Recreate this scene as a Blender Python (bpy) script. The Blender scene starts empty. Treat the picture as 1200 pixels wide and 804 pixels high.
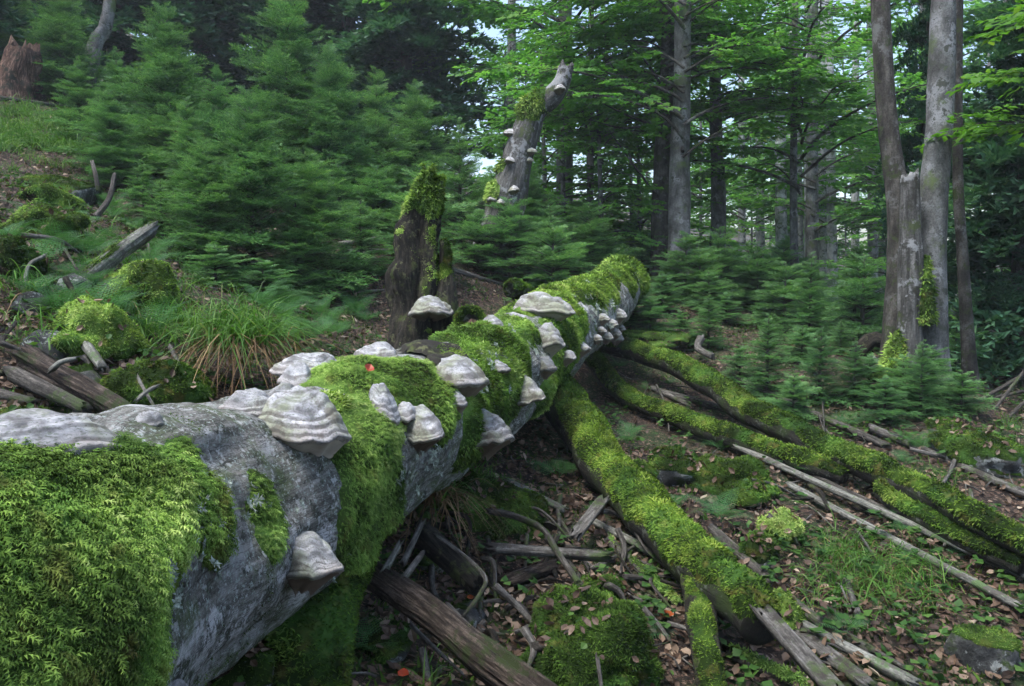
import bpy, math, random, time
import numpy as np
from mathutils import Vector, Matrix
from mathutils.bvhtree import BVHTree
T0 = time.time()
sc = bpy.context.scene
col = sc.collection
R = math.radians

# ------------------------------------------------------------------ camera, sky, sun, exposure
CAM = np.array([0.0, 0.0, 1.5]); PITCH = R(-5.0); FPX = 933.0
cd = bpy.data.cameras.new('camera'); cam = bpy.data.objects.new('camera', cd); col.objects.link(cam)
cam.location = CAM; cam.rotation_euler = (R(90) + PITCH, 0, 0)
cd.sensor_width = 36; cd.lens = 36 * FPX / 1200; cd.clip_start = 0.05; cd.clip_end = 1000
sc.camera = cam
SUN_EL, SUN_AZ = R(69), R(240)          # azimuth clockwise from +Y
w = bpy.data.worlds.new('World'); sc.world = w; w.use_nodes = True
wn = w.node_tree.nodes; wl = w.node_tree.links
sky = wn.new('ShaderNodeTexSky'); sky.sky_type = 'NISHITA'; sky.sun_disc = False
sky.sun_elevation = SUN_EL; sky.sun_rotation = SUN_AZ; sky.air_density = 1.0; sky.dust_density = 3.0; sky.ozone_density = 1.2
wl.new(sky.outputs[0], wn['Background'].inputs[0]); wn['Background'].inputs[1].default_value = 0.105
sl = bpy.data.lights.new('sun', 'SUN'); sl.energy = 1.4; sl.angle = R(28); sl.color = (1, 0.985, 0.95)
so = bpy.data.objects.new('sun', sl); col.objects.link(so)
so.rotation_euler = Vector((-math.sin(SUN_AZ) * math.cos(SUN_EL), -math.cos(SUN_AZ) * math.cos(SUN_EL), -math.sin(SUN_EL))).to_track_quat('-Z', 'Y').to_euler()
sc.view_settings.view_transform = 'Standard'; sc.view_settings.look = 'None'
sc.view_settings.exposure = 1.92; sc.view_settings.gamma = 1.0
sc.render.engine = 'CYCLES'
sc.cycles.use_denoising = True
sc.cycles.use_adaptive_sampling = True; sc.cycles.adaptive_threshold = 0.03
sc.cycles.max_bounces = 5; sc.cycles.volume_bounces = 0; sc.cycles.diffuse_bounces = 3; sc.cycles.glossy_bounces = 2; sc.cycles.transmission_bounces = 4
sc.cycles.caustics_reflective = False; sc.cycles.caustics_refractive = False

# ------------------------------------------------------------------ numeric helpers
cp, sp = math.cos(PITCH), math.sin(PITCH)
def ray(px, py):
    x = (px - 600) / FPX; y = (402 - py) / FPX
    return np.array([x, cp - y * sp, sp + y * cp])
def at(px, py, d):
    return CAM + ray(px, py) * d

def _hash(i, j, k, s):
    h = (i * 374761393 + j * 668265263 + k * 2147483647 + s * 1274126177) & 0xffffffff
    h = ((h ^ (h >> 13)) * 1274126177) & 0xffffffff
    return ((h ^ (h >> 16)) & 0xffff) / 65535.0
def noise(p, s=0):
    p = np.asarray(p, float); i = np.floor(p).astype(np.int64); f = p - i
    u = f * f * (3 - 2 * f); r = 0
    for a in (0, 1):
        wx = u[..., 0] if a else 1 - u[..., 0]
        for b in (0, 1):
            wy = u[..., 1] if b else 1 - u[..., 1]
            for c in (0, 1):
                wz = u[..., 2] if c else 1 - u[..., 2]
                r = r + wx * wy * wz * _hash(i[..., 0] + a, i[..., 1] + b, i[..., 2] + c, s)
    return r * 2 - 1
def fbm(p, o=3, s=0):
    p = np.asarray(p, float); r = 0; a = 1.0; t = 0
    for k in range(o):
        r = r + a * noise(p * 2 ** k, s + k * 17); t += a; a *= 0.5
    return r / t
def n2(x, y, s=0):
    return np.stack([x, y, np.full_like(x, s * 7.31)], -1)

# ------------------------------------------------------------------ terrain height
CTRL = [at(*c) for c in (
    (1000, 700, 4.1), (640, 800, 3.1), (830, 830, 3.3), (1150, 470, 9.0), (715, 475, 8.2), (720, 425, 9.6), (780, 335, 14), (620, 305, 13.5),
    (420, 290, 10), (60, 135, 13.5), (100, 300, 6.3), (60, 470, 4.0), (220, 470, 4.3), (1060, 425, 9.0), (900, 380, 13),
    (560, 330, 11), (850, 425, 9.6), (1200, 560, 6.0), (1200, 760, 3.8), (560, 640, 4.8), (660, 600, 5.4), (300, 340, 8.5),
    (850, 590, 5.4), (40, 230, 7.5), (500, 790, 3.1), (940, 640, 4.8), (330, 800, 2.7), (740, 700, 4.1), (500, 720, 3.7),
    (130, 350, 5.4), (1000, 545, 6.3), (400, 400, 6.8), (20, 90, 15.5))]
CTRL += [np.array(c) for c in ((0, 0, 0.0), (-2.2, 1.5, 0.75), (-4, 0, 1.2), (5, 0, -.5), (0, -6, -.3), (-10, -6, 2.5), (10, -6, -2), (10, 30, .3), (3, 30, 1.5),
    (-8, 30, 6.5), (-20, 30, 10.5), (25, 30, -.5), (25, 60, 0.), (0, 60, 5.), (-30, 60, 20), (-60, 10, 18), (60, 10, -6), (0, 150, 14), (-120, 120, 45), (120, 120, -4), (-15, 12, 5.5), (-9, 7, 3.2), (10, 5, -.6))]
CTRL = np.array(CTRL)
def _ph(a, b):
    return np.sqrt(((a[:, None, :2] - b[None, :, :2]) ** 2).sum(-1) + 0.5)
nC = len(CTRL)
_A = np.zeros((nC + 3, nC + 3)); _A[:nC, :nC] = _ph(CTRL, CTRL) - np.eye(nC) * 0.12
_A[:nC, nC] = 1; _A[:nC, nC + 1:] = CTRL[:, :2]; _A[nC:, :nC] = _A[:nC, nC:].T
_W = np.linalg.solve(_A, np.r_[CTRL[:, 2], 0, 0, 0])
def terrain(x, y):
    x = np.atleast_1d(np.asarray(x, float)); y = np.atleast_1d(np.asarray(y, float))
    sh = x.shape; q = np.stack([x.ravel(), y.ravel()], -1); z = np.empty(len(q))
    for i in range(0, len(q), 20000):
        b = q[i:i + 20000]; z[i:i + 20000] = _ph(b, CTRL) @ _W[:nC] + _W[nC] + b @ _W[nC + 1:]
    z = z.reshape(sh)
    return z + 0.10 * fbm(n2(x * .8, y * .8), 3, 3) + 0.035 * fbm(n2(x * 4, y * 4), 2, 9)
def tz(x, y):
    return float(terrain(x, y)[0])
def ground_at(px, py, dmax=100):
    d = np.geomspace(1.2, dmax, 500); r = ray(px, py); p = CAM + d[:, None] * r
    b = np.nonzero(p[:, 2] < terrain(p[:, 0], p[:, 1]))[0]
    if not len(b): return p[-1]
    i = b[0]; lo, hi = d[max(i - 1, 0)], d[i]
    for _ in range(12):
        m = (lo + hi) / 2; q = CAM + m * r
        if q[2] < tz(q[0], q[1]): hi = m
        else: lo = m
    return CAM + hi * r

# ------------------------------------------------------------------ mesh helpers
class MB:
    grain = False
    def __init__(s): s.V = []; s.F3 = []; s.F4 = []; s.var = []; s.n = 0; s.G = []
    def add(s, V, F, var=0.5, g=None):
        V = np.asarray(V, float).reshape(-1, 3); F = np.asarray(F, np.int64)
        if len(F) == 0: return s
        s.V.append(V); s.G.append(V if g is None else g); (s.F3 if F.shape[1] == 3 else s.F4).append(F + s.n)
        s.var.append(np.broadcast_to(np.asarray(var, float), (len(V),))); s.n += len(V); return s
    def arrays(s):
        return np.concatenate(s.V), (np.concatenate(s.F3) if s.F3 else np.zeros((0, 3), np.int64)), (np.concatenate(s.F4) if s.F4 else np.zeros((0, 4), np.int64)), np.concatenate(s.var)
    def mesh(s, name, smooth=True, off=None, attrs=None):
        V, F3, F4, var = s.arrays()
        if off is not None: V = V - np.asarray(off)
        me = bpy.data.meshes.new(name)
        me.vertices.add(len(V)); me.vertices.foreach_set('co', V.astype(np.float32).ravel())
        me.loops.add(F3.size + F4.size); me.polygons.add(len(F3) + len(F4))
        me.loops.foreach_set('vertex_index', np.r_[F3.ravel(), F4.ravel()].astype(np.int32))
        me.polygons.foreach_set('loop_start', np.r_[np.arange(len(F3)) * 3, F3.size + np.arange(len(F4)) * 4].astype(np.int32))
        a = me.attributes.new('var', 'FLOAT', 'POINT'); a.data.foreach_set('value', var.astype(np.float32))
        if s.grain:
            G = np.concatenate(s.G)
            if len(G) == len(V):
                a = me.attributes.new('grain', 'FLOAT_VECTOR', 'POINT'); a.data.foreach_set('vector', G.astype(np.float32).ravel())
        for k, v in (attrs or {}).items():
            a = me.attributes.new(k, 'FLOAT', 'POINT'); a.data.foreach_set('value', np.asarray(v, np.float32))
        me.update(calc_edges=True)
        me.polygons.foreach_set('use_smooth', np.full(len(me.polygons), smooth)); return me

def link(name, me, m=None, parent=None):
    o = bpy.data.objects.new(name, me); col.objects.link(o)
    if m is not None and me is not None and not len(me.materials): me.materials.append(m)
    if parent is not None: o.parent = parent
    return o
def tag(o, label=None, cat=None, group=None, kind=None):
    for k, v in (('label', label), ('category', cat), ('group', group), ('kind', kind)):
        if v: o[k] = v
    return o
def thing(name, label, cat, loc, group=None, rz=0.0):
    o = link(name, None); o.location = [float(c) for c in loc]; o.rotation_euler = (0, 0, rz); o.empty_display_size = .1
    return tag(o, label, cat, group)
def part(name, mb, m, parent, smooth=True, kind=None, label=None, world=True, attrs=None):
    me = mb.mesh(name, smooth, parent.location if (world and parent is not None) else None, attrs)
    return tag(link(name, me, m, parent), label, None, None, kind)
def solo(name, mb, m, label, cat, group=None, smooth=True, loc=None):
    V = np.concatenate(mb.V)
    if loc is None: loc = np.array([V[:, 0].mean(), V[:, 1].mean(), V[:, 2].min()])
    o = link(name, mb.mesh(name, smooth, loc), m); o.location = loc
    return tag(o, label, cat, group)
def copy_tree(o, parent=None):
    c = o.copy(); col.objects.link(c)
    if parent is not None: c.parent = parent
    for ch in list(o.children): copy_tree(ch, c)
    return c

def inst(TV, TF, P, M):
    """merge copies of a template: P (n,3), M (n,3,3) with axes as columns"""
    n = len(P); k = len(TV)
    V = np.einsum('nij,kj->nki', M, TV) + P[:, None]
    F = (TF[None] + (np.arange(n) * k)[:, None, None]).reshape(-1, TF.shape[1])
    return V.reshape(-1, 3), F
def unit(v):
    return v / (np.linalg.norm(v, axis=-1, keepdims=True) + 1e-9)
def frames(Z, az=None, rng=None, X=None):
    """frames (n,3,3) with columns x,y,z; z along Z"""
    Z = unit(np.asarray(Z, float)); n = len(Z)
    if X is None:
        a = rng.uniform(0, 2 * np.pi, n) if az is None else az
        X = np.stack([np.cos(a), np.sin(a), 0.3 * np.sin(a * 3)], -1)
    X = unit(X - (X * Z).sum(-1, keepdims=True) * Z); Y = np.cross(Z, X)
    return np.stack([X, Y, Z], -1)
def vnormals(V, F):
    T = F if F.shape[1] == 3 else np.concatenate([F[:, [0, 1, 2]], F[:, [0, 2, 3]]])
    fn = np.cross(V[T[:, 1]] - V[T[:, 0]], V[T[:, 2]] - V[T[:, 0]])
    N = np.zeros_like(V)
    for k in range(3): np.add.at(N, T[:, k], fn)
    return unit(N)
def scatter(V, F, n, rng, wv=None, N=None):
    T = F if F.shape[1] == 3 else np.concatenate([F[:, [0, 1, 2]], F[:, [0, 2, 3]]])
    c = np.cross(V[T[:, 1]] - V[T[:, 0]], V[T[:, 2]] - V[T[:, 0]]); ar = np.linalg.norm(c, axis=1) / 2
    if wv is not None: ar = ar * wv[T].mean(1)
    if ar.sum() <= 0: return np.zeros((0, 3)), np.zeros((0, 3)), np.zeros((0, 3)), T[:0]
    ix = rng.choice(len(T), n, p=ar / ar.sum()); b = rng.dirichlet((1, 1, 1), n)
    P = (V[T[ix]] * b[..., None]).sum(1)
    if N is None: N = vnormals(V, F)
    return P, unit((N[T[ix]] * b[..., None]).sum(1)), b, T[ix]
def area(V, F):
    T = F if F.shape[1] == 3 else np.concatenate([F[:, [0, 1, 2]], F[:, [0, 2, 3]]])
    return np.linalg.norm(np.cross(V[T[:, 1]] - V[T[:, 0]], V[T[:, 2]] - V[T[:, 0]]), axis=1).sum() / 2

def spline(pts, m):
    """Catmull-Rom through pts (k,c) resampled to m points, about even in length"""
    p = np.asarray(pts, float)
    if len(p) == 2:
        t = np.linspace(0, 1, m)[:, None]; return p[0] * (1 - t) + p[1] * t
    q = np.vstack([2 * p[0] - p[1], p, 2 * p[-1] - p[-2]])
    L = np.r_[0, np.cumsum(np.linalg.norm(np.diff(p[:, :3], axis=0), axis=1))]
    s = np.linspace(0, L[-1], m); i = np.clip(np.searchsorted(L, s, 'right') - 1, 0, len(p) - 2)
    t = ((s - L[i]) / (L[i + 1] - L[i] + 1e-9))[:, None]
    a, b, c, d = q[i], q[i + 1], q[i + 2], q[i + 3]
    return 0.5 * (2 * b + (c - a) * t + (2 * a - 5 * b + 4 * c - d) * t * t + (3 * b - a - 3 * c + d) * t ** 3)

def tube(pts, rad, step=.05, n=16, amp=.08, freq=3.0, ridge=0.0, rfreq=6.0, seed=0, jag=.0, squash=1.0, cap=True, flare=None):
    """tapered limb; ridge = lengthwise splits; jag = splintered ends. returns V, quads, t(0..1 per vertex)"""
    p = np.asarray(pts, float); rad = np.asarray(rad, float)
    if rad.ndim == 0: rad = np.full(len(p), float(rad))
    Ls = np.linalg.norm(np.diff(p, axis=0), axis=1).sum(); m = max(4, int(Ls / step) + 1)
    q = spline(np.c_[p, rad], m); C = q[:, :3]; r = np.maximum(q[:, 3], .001)
    tg = unit(np.gradient(C, axis=0)); up = np.array([0, 0, 1.0]) if abs(tg[0][2]) < .9 else np.array([0, 1.0, 0])
    X = np.empty_like(C); x = unit(np.cross(up, tg[0]))
    for i in range(m):
        x = unit(x - (x @ tg[i]) * tg[i]); X[i] = x
    Y = np.cross(tg, X)
    th = np.linspace(0, 2 * np.pi, n, endpoint=False); ct, st = np.cos(th), np.sin(th)
    D = X[:, None] * ct[None, :, None] + Y[:, None] * st[None, :, None] * squash
    s = np.linspace(0, Ls, m)
    V = C[:, None] + D * r[:, None, None]
    k = 1 + amp * fbm(V * freq + seed * 3.1, 3, seed)
    if ridge:
        g = np.stack(np.broadcast_arrays(ct[None] * rfreq / 2, st[None] * rfreq / 2, (s * .9)[:, None]), -1) + seed
        rr = np.abs(fbm(g, 3, seed + 5)); k = k + ridge * (rr * 2.2 - .7)
    V = C[:, None] + D * (r[:, None] * k)[..., None]
    if jag:
        for e, sg in ((0, -1), (m - 1, 1)):
            j = jag * fbm(np.stack([ct * 3, st * 3, np.full(n, seed + e * 1.7)], -1), 2, seed + 3)
            V[e] += tg[e] * (sg * j)[:, None] * 2
    V = V.reshape(-1, 3)
    a = np.arange(m - 1)[:, None] * n + np.arange(n)[None]; b = np.arange(m - 1)[:, None] * n + (np.arange(n)[None] + 1) % n
    F = np.stack([a, b, b + n, a + n], -1).reshape(-1, 4); t = np.repeat(np.linspace(0, 1, m), n)
    GR = np.stack([np.broadcast_to(ct[None] * r[:, None], (m, n)), np.broadcast_to(st[None] * r[:, None], (m, n)), np.broadcast_to(s[:, None] * .12, (m, n))], -1).reshape(-1, 3) + seed * .37
    if cap:
        for e, ring in ((0, np.arange(n)), (m - 1, (m - 1) * n + np.arange(n))):
            k0 = len(V); c = V[ring].mean(0)
            dep = (tg[e] * (1 if e == 0 else -1)) * r[e] * .12 * (1 if jag else -1)
            inner = c + (V[ring] - c) * .55 + dep
            V = np.vstack([V, inner, c + dep * 1.4]); i2 = k0 + np.arange(n); nx = np.roll(np.arange(n), -1)
            if e == 0:
                F = np.vstack([F, np.stack([ring[nx], ring, i2, i2[nx]], -1)])
                tri = np.stack([i2[nx], i2, np.full(n, k0 + n)], -1)
            else:
                F = np.vstack([F, np.stack([ring, ring[nx], i2[nx], i2], -1)])
                tri = np.stack([i2, i2[nx], np.full(n, k0 + n)], -1)
            TRI.append((k0, tri))
            GR = np.vstack([GR, GR[ring] * [.55, .55, 1], GR[ring].mean(0)]); t = np.r_[t, np.full(n + 1, 0.0 if e == 0 else 1.0)]
    LASTG[0] = GR
    return V, F, t
TRI = []; LASTG = [None]
def tube_mb(*a, var=.5, mb=None, **k):
    TRI.clear(); V, F, t = tube(*a, **k); mb = mb or MB(); n0 = mb.n
    mb.add(V, F, var, LASTG[0]); mb.grain = True
    for k0, tri in TRI: mb.F3.append(tri + n0)
    TRI.clear(); return mb

# ------------------------------------------------------------------ materials
def mk(name):
    m = bpy.data.materials.new(name); m.use_nodes = True; nt = m.node_tree
    b = nt.nodes['Principled BSDF']; b.inputs['Specular IOR Level'].default_value = .25
    return m, nt, b
def nd(nt, t, **kw):
    x = nt.nodes.new('ShaderNode' + t)
    for k, v in kw.items():
        if k in x.inputs.keys():
            if isinstance(v, bpy.types.NodeSocket): nt.links.new(v, x.inputs[k])
            else: x.inputs[k].default_value = v
        else: setattr(x, k, v)
    return x
def ramp(nt, fac, stops, interp='LINEAR'):
    r = nt.nodes.new('ShaderNodeValToRGB'); nt.links.new(fac, r.inputs[0]); e = r.color_ramp; e.interpolation = interp
    while len(e.elements) < len(stops): e.elements.new(.5)
    for x, (p, c) in zip(e.elements, stops): x.position = p; x.color = (*c, 1) if len(c) == 3 else c
    return r.outputs[0]
def mix(nt, fac, a, b, mode='MIX'):
    x = nt.nodes.new('ShaderNodeMix'); x.data_type = 'RGBA'; x.blend_type = mode
    for s, v in ((x.inputs[0], fac), (x.inputs[6], a), (x.inputs[7], b)):
        if isinstance(v, bpy.types.NodeSocket): nt.links.new(v, s)
        else: s.default_value = v if np.ndim(v) == 0 else (*v, 1)
    return x.outputs[2]
def tex(nt, scale, detail=5, rough=.6, coord='Object', stretch=None, dist=0):
    c = nd(nt, 'TexCoord').outputs[coord] if coord != 'grain' else nd(nt, 'Attribute', attribute_name='grain').outputs['Vector']
    if stretch:
        mp = nd(nt, 'Mapping'); mp.inputs['Scale'].default_value = stretch; nt.links.new(c, mp.inputs[0]); c = mp.outputs[0]
    t = nd(nt, 'TexNoise', Scale=scale, Detail=detail, Roughness=rough, Distortion=dist); nt.links.new(c, t.inputs['Vector'])
    return t.outputs['Fac']
def bump(nt, b, h, strength, dist=.01):
    x = nd(nt, 'Bump', Strength=strength, Distance=dist, Height=h); nt.links.new(x.outputs[0], b.inputs['Normal'])
def attr(nt, n):
    return nd(nt, 'Attribute', attribute_name=n).outputs['Fac']
MAT = {}
def leafy(name, stops, trans=.35, rough=.6, nscale=.6, nmix=.45, spec=.2, dark=.5):
    """leaf-like: colour by per-leaf value, clumps by noise, light passes through"""
    m, nt, b = mk(name); v = attr(nt, 'var'); c = ramp(nt, v, stops)
    oi = nd(nt, 'ObjectInfo').outputs['Random']
    if name.startswith('moss'):                # dead brown patches and a second, bluer species
        c = mix(nt, ramp(nt, tex(nt, 9, 5), [(.56, (0, 0, 0)), (.68, (.5, .5, .5))]), c, (.15, .12, .04)); c = mix(nt, ramp(nt, tex(nt, 3.3, 4), [(.5, (0, 0, 0)), (.62, (.4, .4, .4))]), c, (.06, .15, .035))
    c = mix(nt, nmix, c, ramp(nt, tex(nt, nscale, 3), [(.38, (dark, dark, dark)), (.62, (1.3, 1.3, 1.15))]), 'MULTIPLY')
    c = mix(nt, .5, c, ramp(nt, oi, [(0, (.7, .8, .8)), (1, (1.2, 1.15, .95))]), 'MULTIPLY')
    nt.links.new(c, b.inputs['Base Color']); b.inputs['Roughness'].default_value = rough; b.inputs['Specular IOR Level'].default_value = spec
    tr = nd(nt, 'BsdfTranslucent'); nt.links.new(mix(nt, 1, c, (1.0, 1.15, .6), 'MULTIPLY'), tr.inputs[0])
    ms = nd(nt, 'MixShader'); ms.inputs[0].default_value = trans; nt.links.new(b.outputs[0], ms.inputs[1]); nt.links.new(tr.outputs[0], ms.inputs[2])
    nt.links.new(ms.outputs[0], nt.nodes['Material Output'].inputs[0]); MAT[name] = m
leafy('moss', [(0, (.035, .06, .014)), (.3, (.125, .22, .045)), (.65, (.26, .40, .09)), (1, (.46, .56, .20))], .25, .9, 5, .6, .1, .45)
leafy('moss_limb', [(0, (.014, .028, .006)), (.3, (.06, .115, .018)), (.65, (.14, .225, .035)), (1, (.28, .36, .09))], .22, .9, 4, .7, .1, .35)
leafy('moss_dark', [(0, (.015, .03, .006)), (.4, (.05, .095, .016)), (.75, (.10, .18, .03)), (1, (.2, .27, .07))], .2, .9, 4, .6, .1, .4)
leafy('beech_leaf', [(0, (.06, .18, .045)), (.5, (.135, .32, .075)), (.9, (.21, .40, .09)), (1, (.34, .40, .09))], .58, .5, .5, .4)
leafy('maple_leaf', [(0, (.06, .16, .02)), (.6, (.10, .24, .03)), (1, (.2, .3, .05))], .5, .5, 1, .3)
leafy('needle', [(0, (.045, .12, .052)), (.5, (.105, .24, .098)), (.85, (.18, .34, .125)), (1, (.29, .42, .16))], .35, .55, .9, .45)
leafy('needle_dark', [(0, (.03, .09, .06)), (.6, (.06, .15, .09)), (1, (.11, .2, .11))], .3, .55, .5, .45)
leafy('fern', [(0, (.035, .10, .04)), (.6, (.07, .18, .065)), (1, (.12, .26, .09))], .35, .5, 3, .3)
leafy('grass', [(0, (.04, .10, .02)), (.5, (.07, .17, .03)), (.9, (.13, .24, .05)), (1, (.2, .26, .10))], .35, .45, 3, .4)
leafy('withered', [(0, (.06, .036, .02)), (.5, (.15, .095, .052)), (1, (.28, .2, .115))], .2, .7, 5, .4)
leafy('litter', [(0, (.025, .014, .009)), (.35, (.07, .042, .03)), (.65, (.145, .095, .07)), (.88, (.26, .19, .15)), (1, (.42, .34, .28))], .12, .6, 3, .5, .3)
leafy('herb', [(0, (.02, .055, .015)), (.6, (.045, .11, .025)), (1, (.09, .17, .04))], .35, .5, 2, .4)

def solid(name, stops, scale, stretch=None, detail=8, rough=.85, bs=.8, bscale=None, blot=None, bd=.02, coord='Object', fine=None):
    m, nt, b = mk(name); sq = lambda p: .5 + (p - .5) * .5
    n = tex(nt, scale, detail, .68, stretch=stretch, coord=coord); c = ramp(nt, n, [(sq(p), q) for p, q in stops])
    c = mix(nt, .6, c, ramp(nt, tex(nt, (fine or 55), 5, .7), [(.36, (.45, .45, .45)), (.5, (1, 1, 1)), (.64, (1.5, 1.5, 1.5))]), 'MULTIPLY')
    for (s_, lo, hi, cc) in (blot or []):       # patches of another colour: (scale, lo, hi, colour)
        c = mix(nt, ramp(nt, tex(nt, s_, 7, .72), [(lo, (0, 0, 0)), (hi, (1, 1, 1))]), c, cc)
    if name == 'log_bark':                      # fissures along the stem
        for sc_, wd_ in ((16, .010), (30, .012)): c = mix(nt, ramp(nt, tex(nt, sc_, 6, .6, coord='grain'), [(.52 - wd_, (0, 0, 0)), (.52, (.85, .85, .85)), (.52 + wd_, (0, 0, 0))]), c, (.018, .017, .015))
    v = attr(nt, 'var'); c = mix(nt, .5, c, ramp(nt, v, [(0, (.5, .5, .5)), (1, (1.5, 1.5, 1.5))]), 'MULTIPLY')
    nt.links.new(c, b.inputs['Base Color']); b.inputs['Roughness'].default_value = rough
    h = tex(nt, bscale or scale * 1.6, 9, .75, stretch=stretch, coord=coord); bump(nt, b, h, bs, bd); MAT[name] = m
GC = dict(coord='grain')
solid('beech_bark', [(.2, (.035, .036, .034)), (.5, (.095, .098, .095)), (.8, (.19, .195, .195))], 5, (1, 1, .5), blot=[(3, .53, .58, (.23, .24, .25)), (6, .54, .60, (.05, .055, .045)), (1.6, .54, .62, (.08, .11, .045))], bs=.7, bd=.03)
solid('snag_bark', [(.2, (.025, .025, .023)), (.5, (.075, .075, .07)), (.8, (.17, .17, .165))], 22, bs=1, bd=.04, blot=[(3, .54, .58, (.25, .26, .265)), (5, .53, .6, (.03, .03, .025)), (2.5, .54, .6, (.06, .08, .03))], coord='grain')
solid('dark_bark', [(.2, (.015, .014, .012)), (.5, (.05, .046, .04)), (.8, (.12, .115, .10))], 7, (1, 1, .4), bs=1, bd=.04, blot=[(3, .54, .6, (.13, .135, .13)), (5, .54, .6, (.04, .055, .02))])
solid('pale_bark', [(.2, (.16, .17, .18)), (.5, (.33, .345, .36)), (.8, (.5, .515, .53))], 5, (1, 1, .5), blot=[(4, .53, .58, (.09, .10, .095)), (2, .54, .62, (.15, .18, .12))], bs=.6, bd=.03)
solid('log_bark', [(.05, (.033, .032, .028)), (.35, (.088, .087, .078)), (.6, (.175, .173, .16)), (.95, (.36, .355, .34))], 42, None, bs=1.0, bscale=55, bd=.02, fine=110, coord='grain',
      blot=[(3.0, .52, .62, (.30, .305, .31)), (2.3, .57, .60, (.47, .47, .48)), (14, .53, .60, (.04, .045, .038)), (3.6, .50, .62, (.075, .105, .045)), (75, .56, .60, (.30, .36, .33)), (26, .57, .61, (.36, .375, .37))])
solid('rot_wood', [(.15, (.007, .005, .004)), (.5, (.045, .034, .026)), (.85, (.15, .12, .098))], 60, bs=1, bd=.03, blot=[(5, .54, .6, (.03, .045, .012))], **GC)
solid('limb_bark', [(.15, (.004, .004, .0035)), (.5, (.014, .0135, .011)), (.85, (.05, .048, .04))], 38, bs=1, bd=.03, blot=[(4, .48, .60, (.025, .042, .010)), (14, .57, .62, (.09, .10, .08))], **GC)
solid('dark_rot', [(.15, (.003, .003, .0025)), (.5, (.015, .0135, .010)), (.85, (.055, .048, .035))], 45, bs=1, bd=.03, blot=[(5, .55, .62, (.05, .065, .018)), (16, .57, .62, (.08, .085, .04))], **GC)
solid('grey_wood', [(.15, (.022, .02, .017)), (.5, (.085, .08, .072)), (.85, (.20, .195, .18))], 70, bs=.9, bd=.015, blot=[(5, .53, .6, (.05, .075, .025)), (9, .54, .6, (.04, .035, .03))], **GC)
solid('dark_stick', [(.15, (.014, .012, .01)), (.5, (.05, .046, .04)), (.85, (.14, .13, .115))], 70, bs=.9, bd=.015, blot=[(6, .53, .6, (.04, .06, .02))], **GC)
solid('pale_wood', [(.15, (.04, .04, .034)), (.5, (.125, .127, .11)), (.85, (.25, .255, .225))], 60, bs=.8, bd=.015, blot=[(5, .53, .6, (.075, .12, .05)), (9, .55, .6, (.08, .075, .065))], **GC)
solid('fresh_wood', [(.15, (.02, .012, .009)), (.5, (.085, .05, .036)), (.85, (.26, .17, .125))], 40, bs=1, bd=.03, blot=[(4, .53, .6, (.03, .03, .02))], **GC)
solid('rock', [(.2, (.018, .02, .02)), (.5, (.055, .058, .057)), (.8, (.125, .13, .127))], 6, bs=1, bscale=14, bd=.04, blot=[(4, .52, .58, (.04, .065, .018)), (11, .55, .58, (.24, .26, .25))])
solid('soil', [(.2, (.008, .006, .005)), (.5, (.026, .019, .014)), (.8, (.07, .048, .036))], 9, bs=1.0, bscale=24, bd=.05, blot=[(1.3, .48, .56, (.022, .042, .012)), (22, .56, .60, (.15, .09, .065)), (34, .57, .60, (.22, .15, .11))])
solid('lichen', [(.25, (.10, .13, .10)), (.5, (.21, .25, .205)), (.75, (.34, .38, .33))], 40, bs=.5)
# bracket fungus: growth zones follow the ring values stored on the cap
m, nt, b = mk('fungus_cap'); bd_ = attr(nt, 'band'); ag = attr(nt, 'age')
c = ramp(nt, tex(nt, 14, 6, .65), [(.36, (.13, .13, .132)), (.46, (.28, .283, .292)), (.56, (.39, .395, .405)), (.66, (.53, .53, .535))])
c = mix(nt, ramp(nt, ag, [(.72, (0, 0, 0)), (.93, (.55, .55, .55))]), c, (.40, .36, .33))
sp_ = nd(nt, 'TexNoise', Scale=40.0, Detail=4.0); c = mix(nt, ramp(nt, sp_.outputs[0], [(.55, (0, 0, 0)), (.62, (.8, .8, .8))]), c, (.13, .15, .12))
oi = nd(nt, 'ObjectInfo').outputs['Random']; gr = ramp(nt, tex(nt, 5, 5), [(.47, (0, 0, 0)), (.58, (.75, .75, .75))])
c = mix(nt, gr, c, (.21, .235, .15)); c = mix(nt, ramp(nt, tex(nt, 8, 6, .7), [(.55, (0, 0, 0)), (.62, (.7, .7, .7))]), c, (.10, .085, .07)); bm_ = nd(nt, 'Math', operation='MULTIPLY'); nt.links.new(bd_, bm_.inputs[0]); bm_.inputs[1].default_value = .62; c = mix(nt, bm_.outputs[0], c, (.05, .042, .036)); v = attr(nt, 'var'); c = mix(nt, 1, c, ramp(nt, v, [(0, (.35, .37, .38)), (.5, (1, 1, 1)), (1, (1.3, 1.3, 1.32))]), 'MULTIPLY')
nt.links.new(c, b.inputs['Base Color']); b.inputs['Roughness'].default_value = .8; bump(nt, b, tex(nt, 38, 9, .78), 1.0, .014); MAT['fungus_cap'] = m
m, nt, b = mk('fungus_pore'); v = attr(nt, 'var')
c = ramp(nt, v, [(0, (.10, .075, .06)), (.5, (.22, .18, .15)), (1, (.46, .43, .39))]); c = mix(nt, .5, c, ramp(nt, tex(nt, 18, 5), [(.3, (.55, .55, .55)), (.7, (1.2, 1.2, 1.2))]), 'MULTIPLY')
nt.links.new(c, b.inputs['Base Color']); b.inputs['Roughness'].default_value = .9; bump(nt, b, tex(nt, 220, 2), .4, .003); MAT['fungus_pore'] = m
def plain(name, c, rough=.5):
    m, nt, b = mk(name); x = mix(nt, tex(nt, 30, 4), tuple(k * .6 for k in c), tuple(min(1, k * 1.3) for k in c))
    nt.links.new(x, b.inputs['Base Color']); b.inputs['Roughness'].default_value = rough; MAT[name] = m
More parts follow.
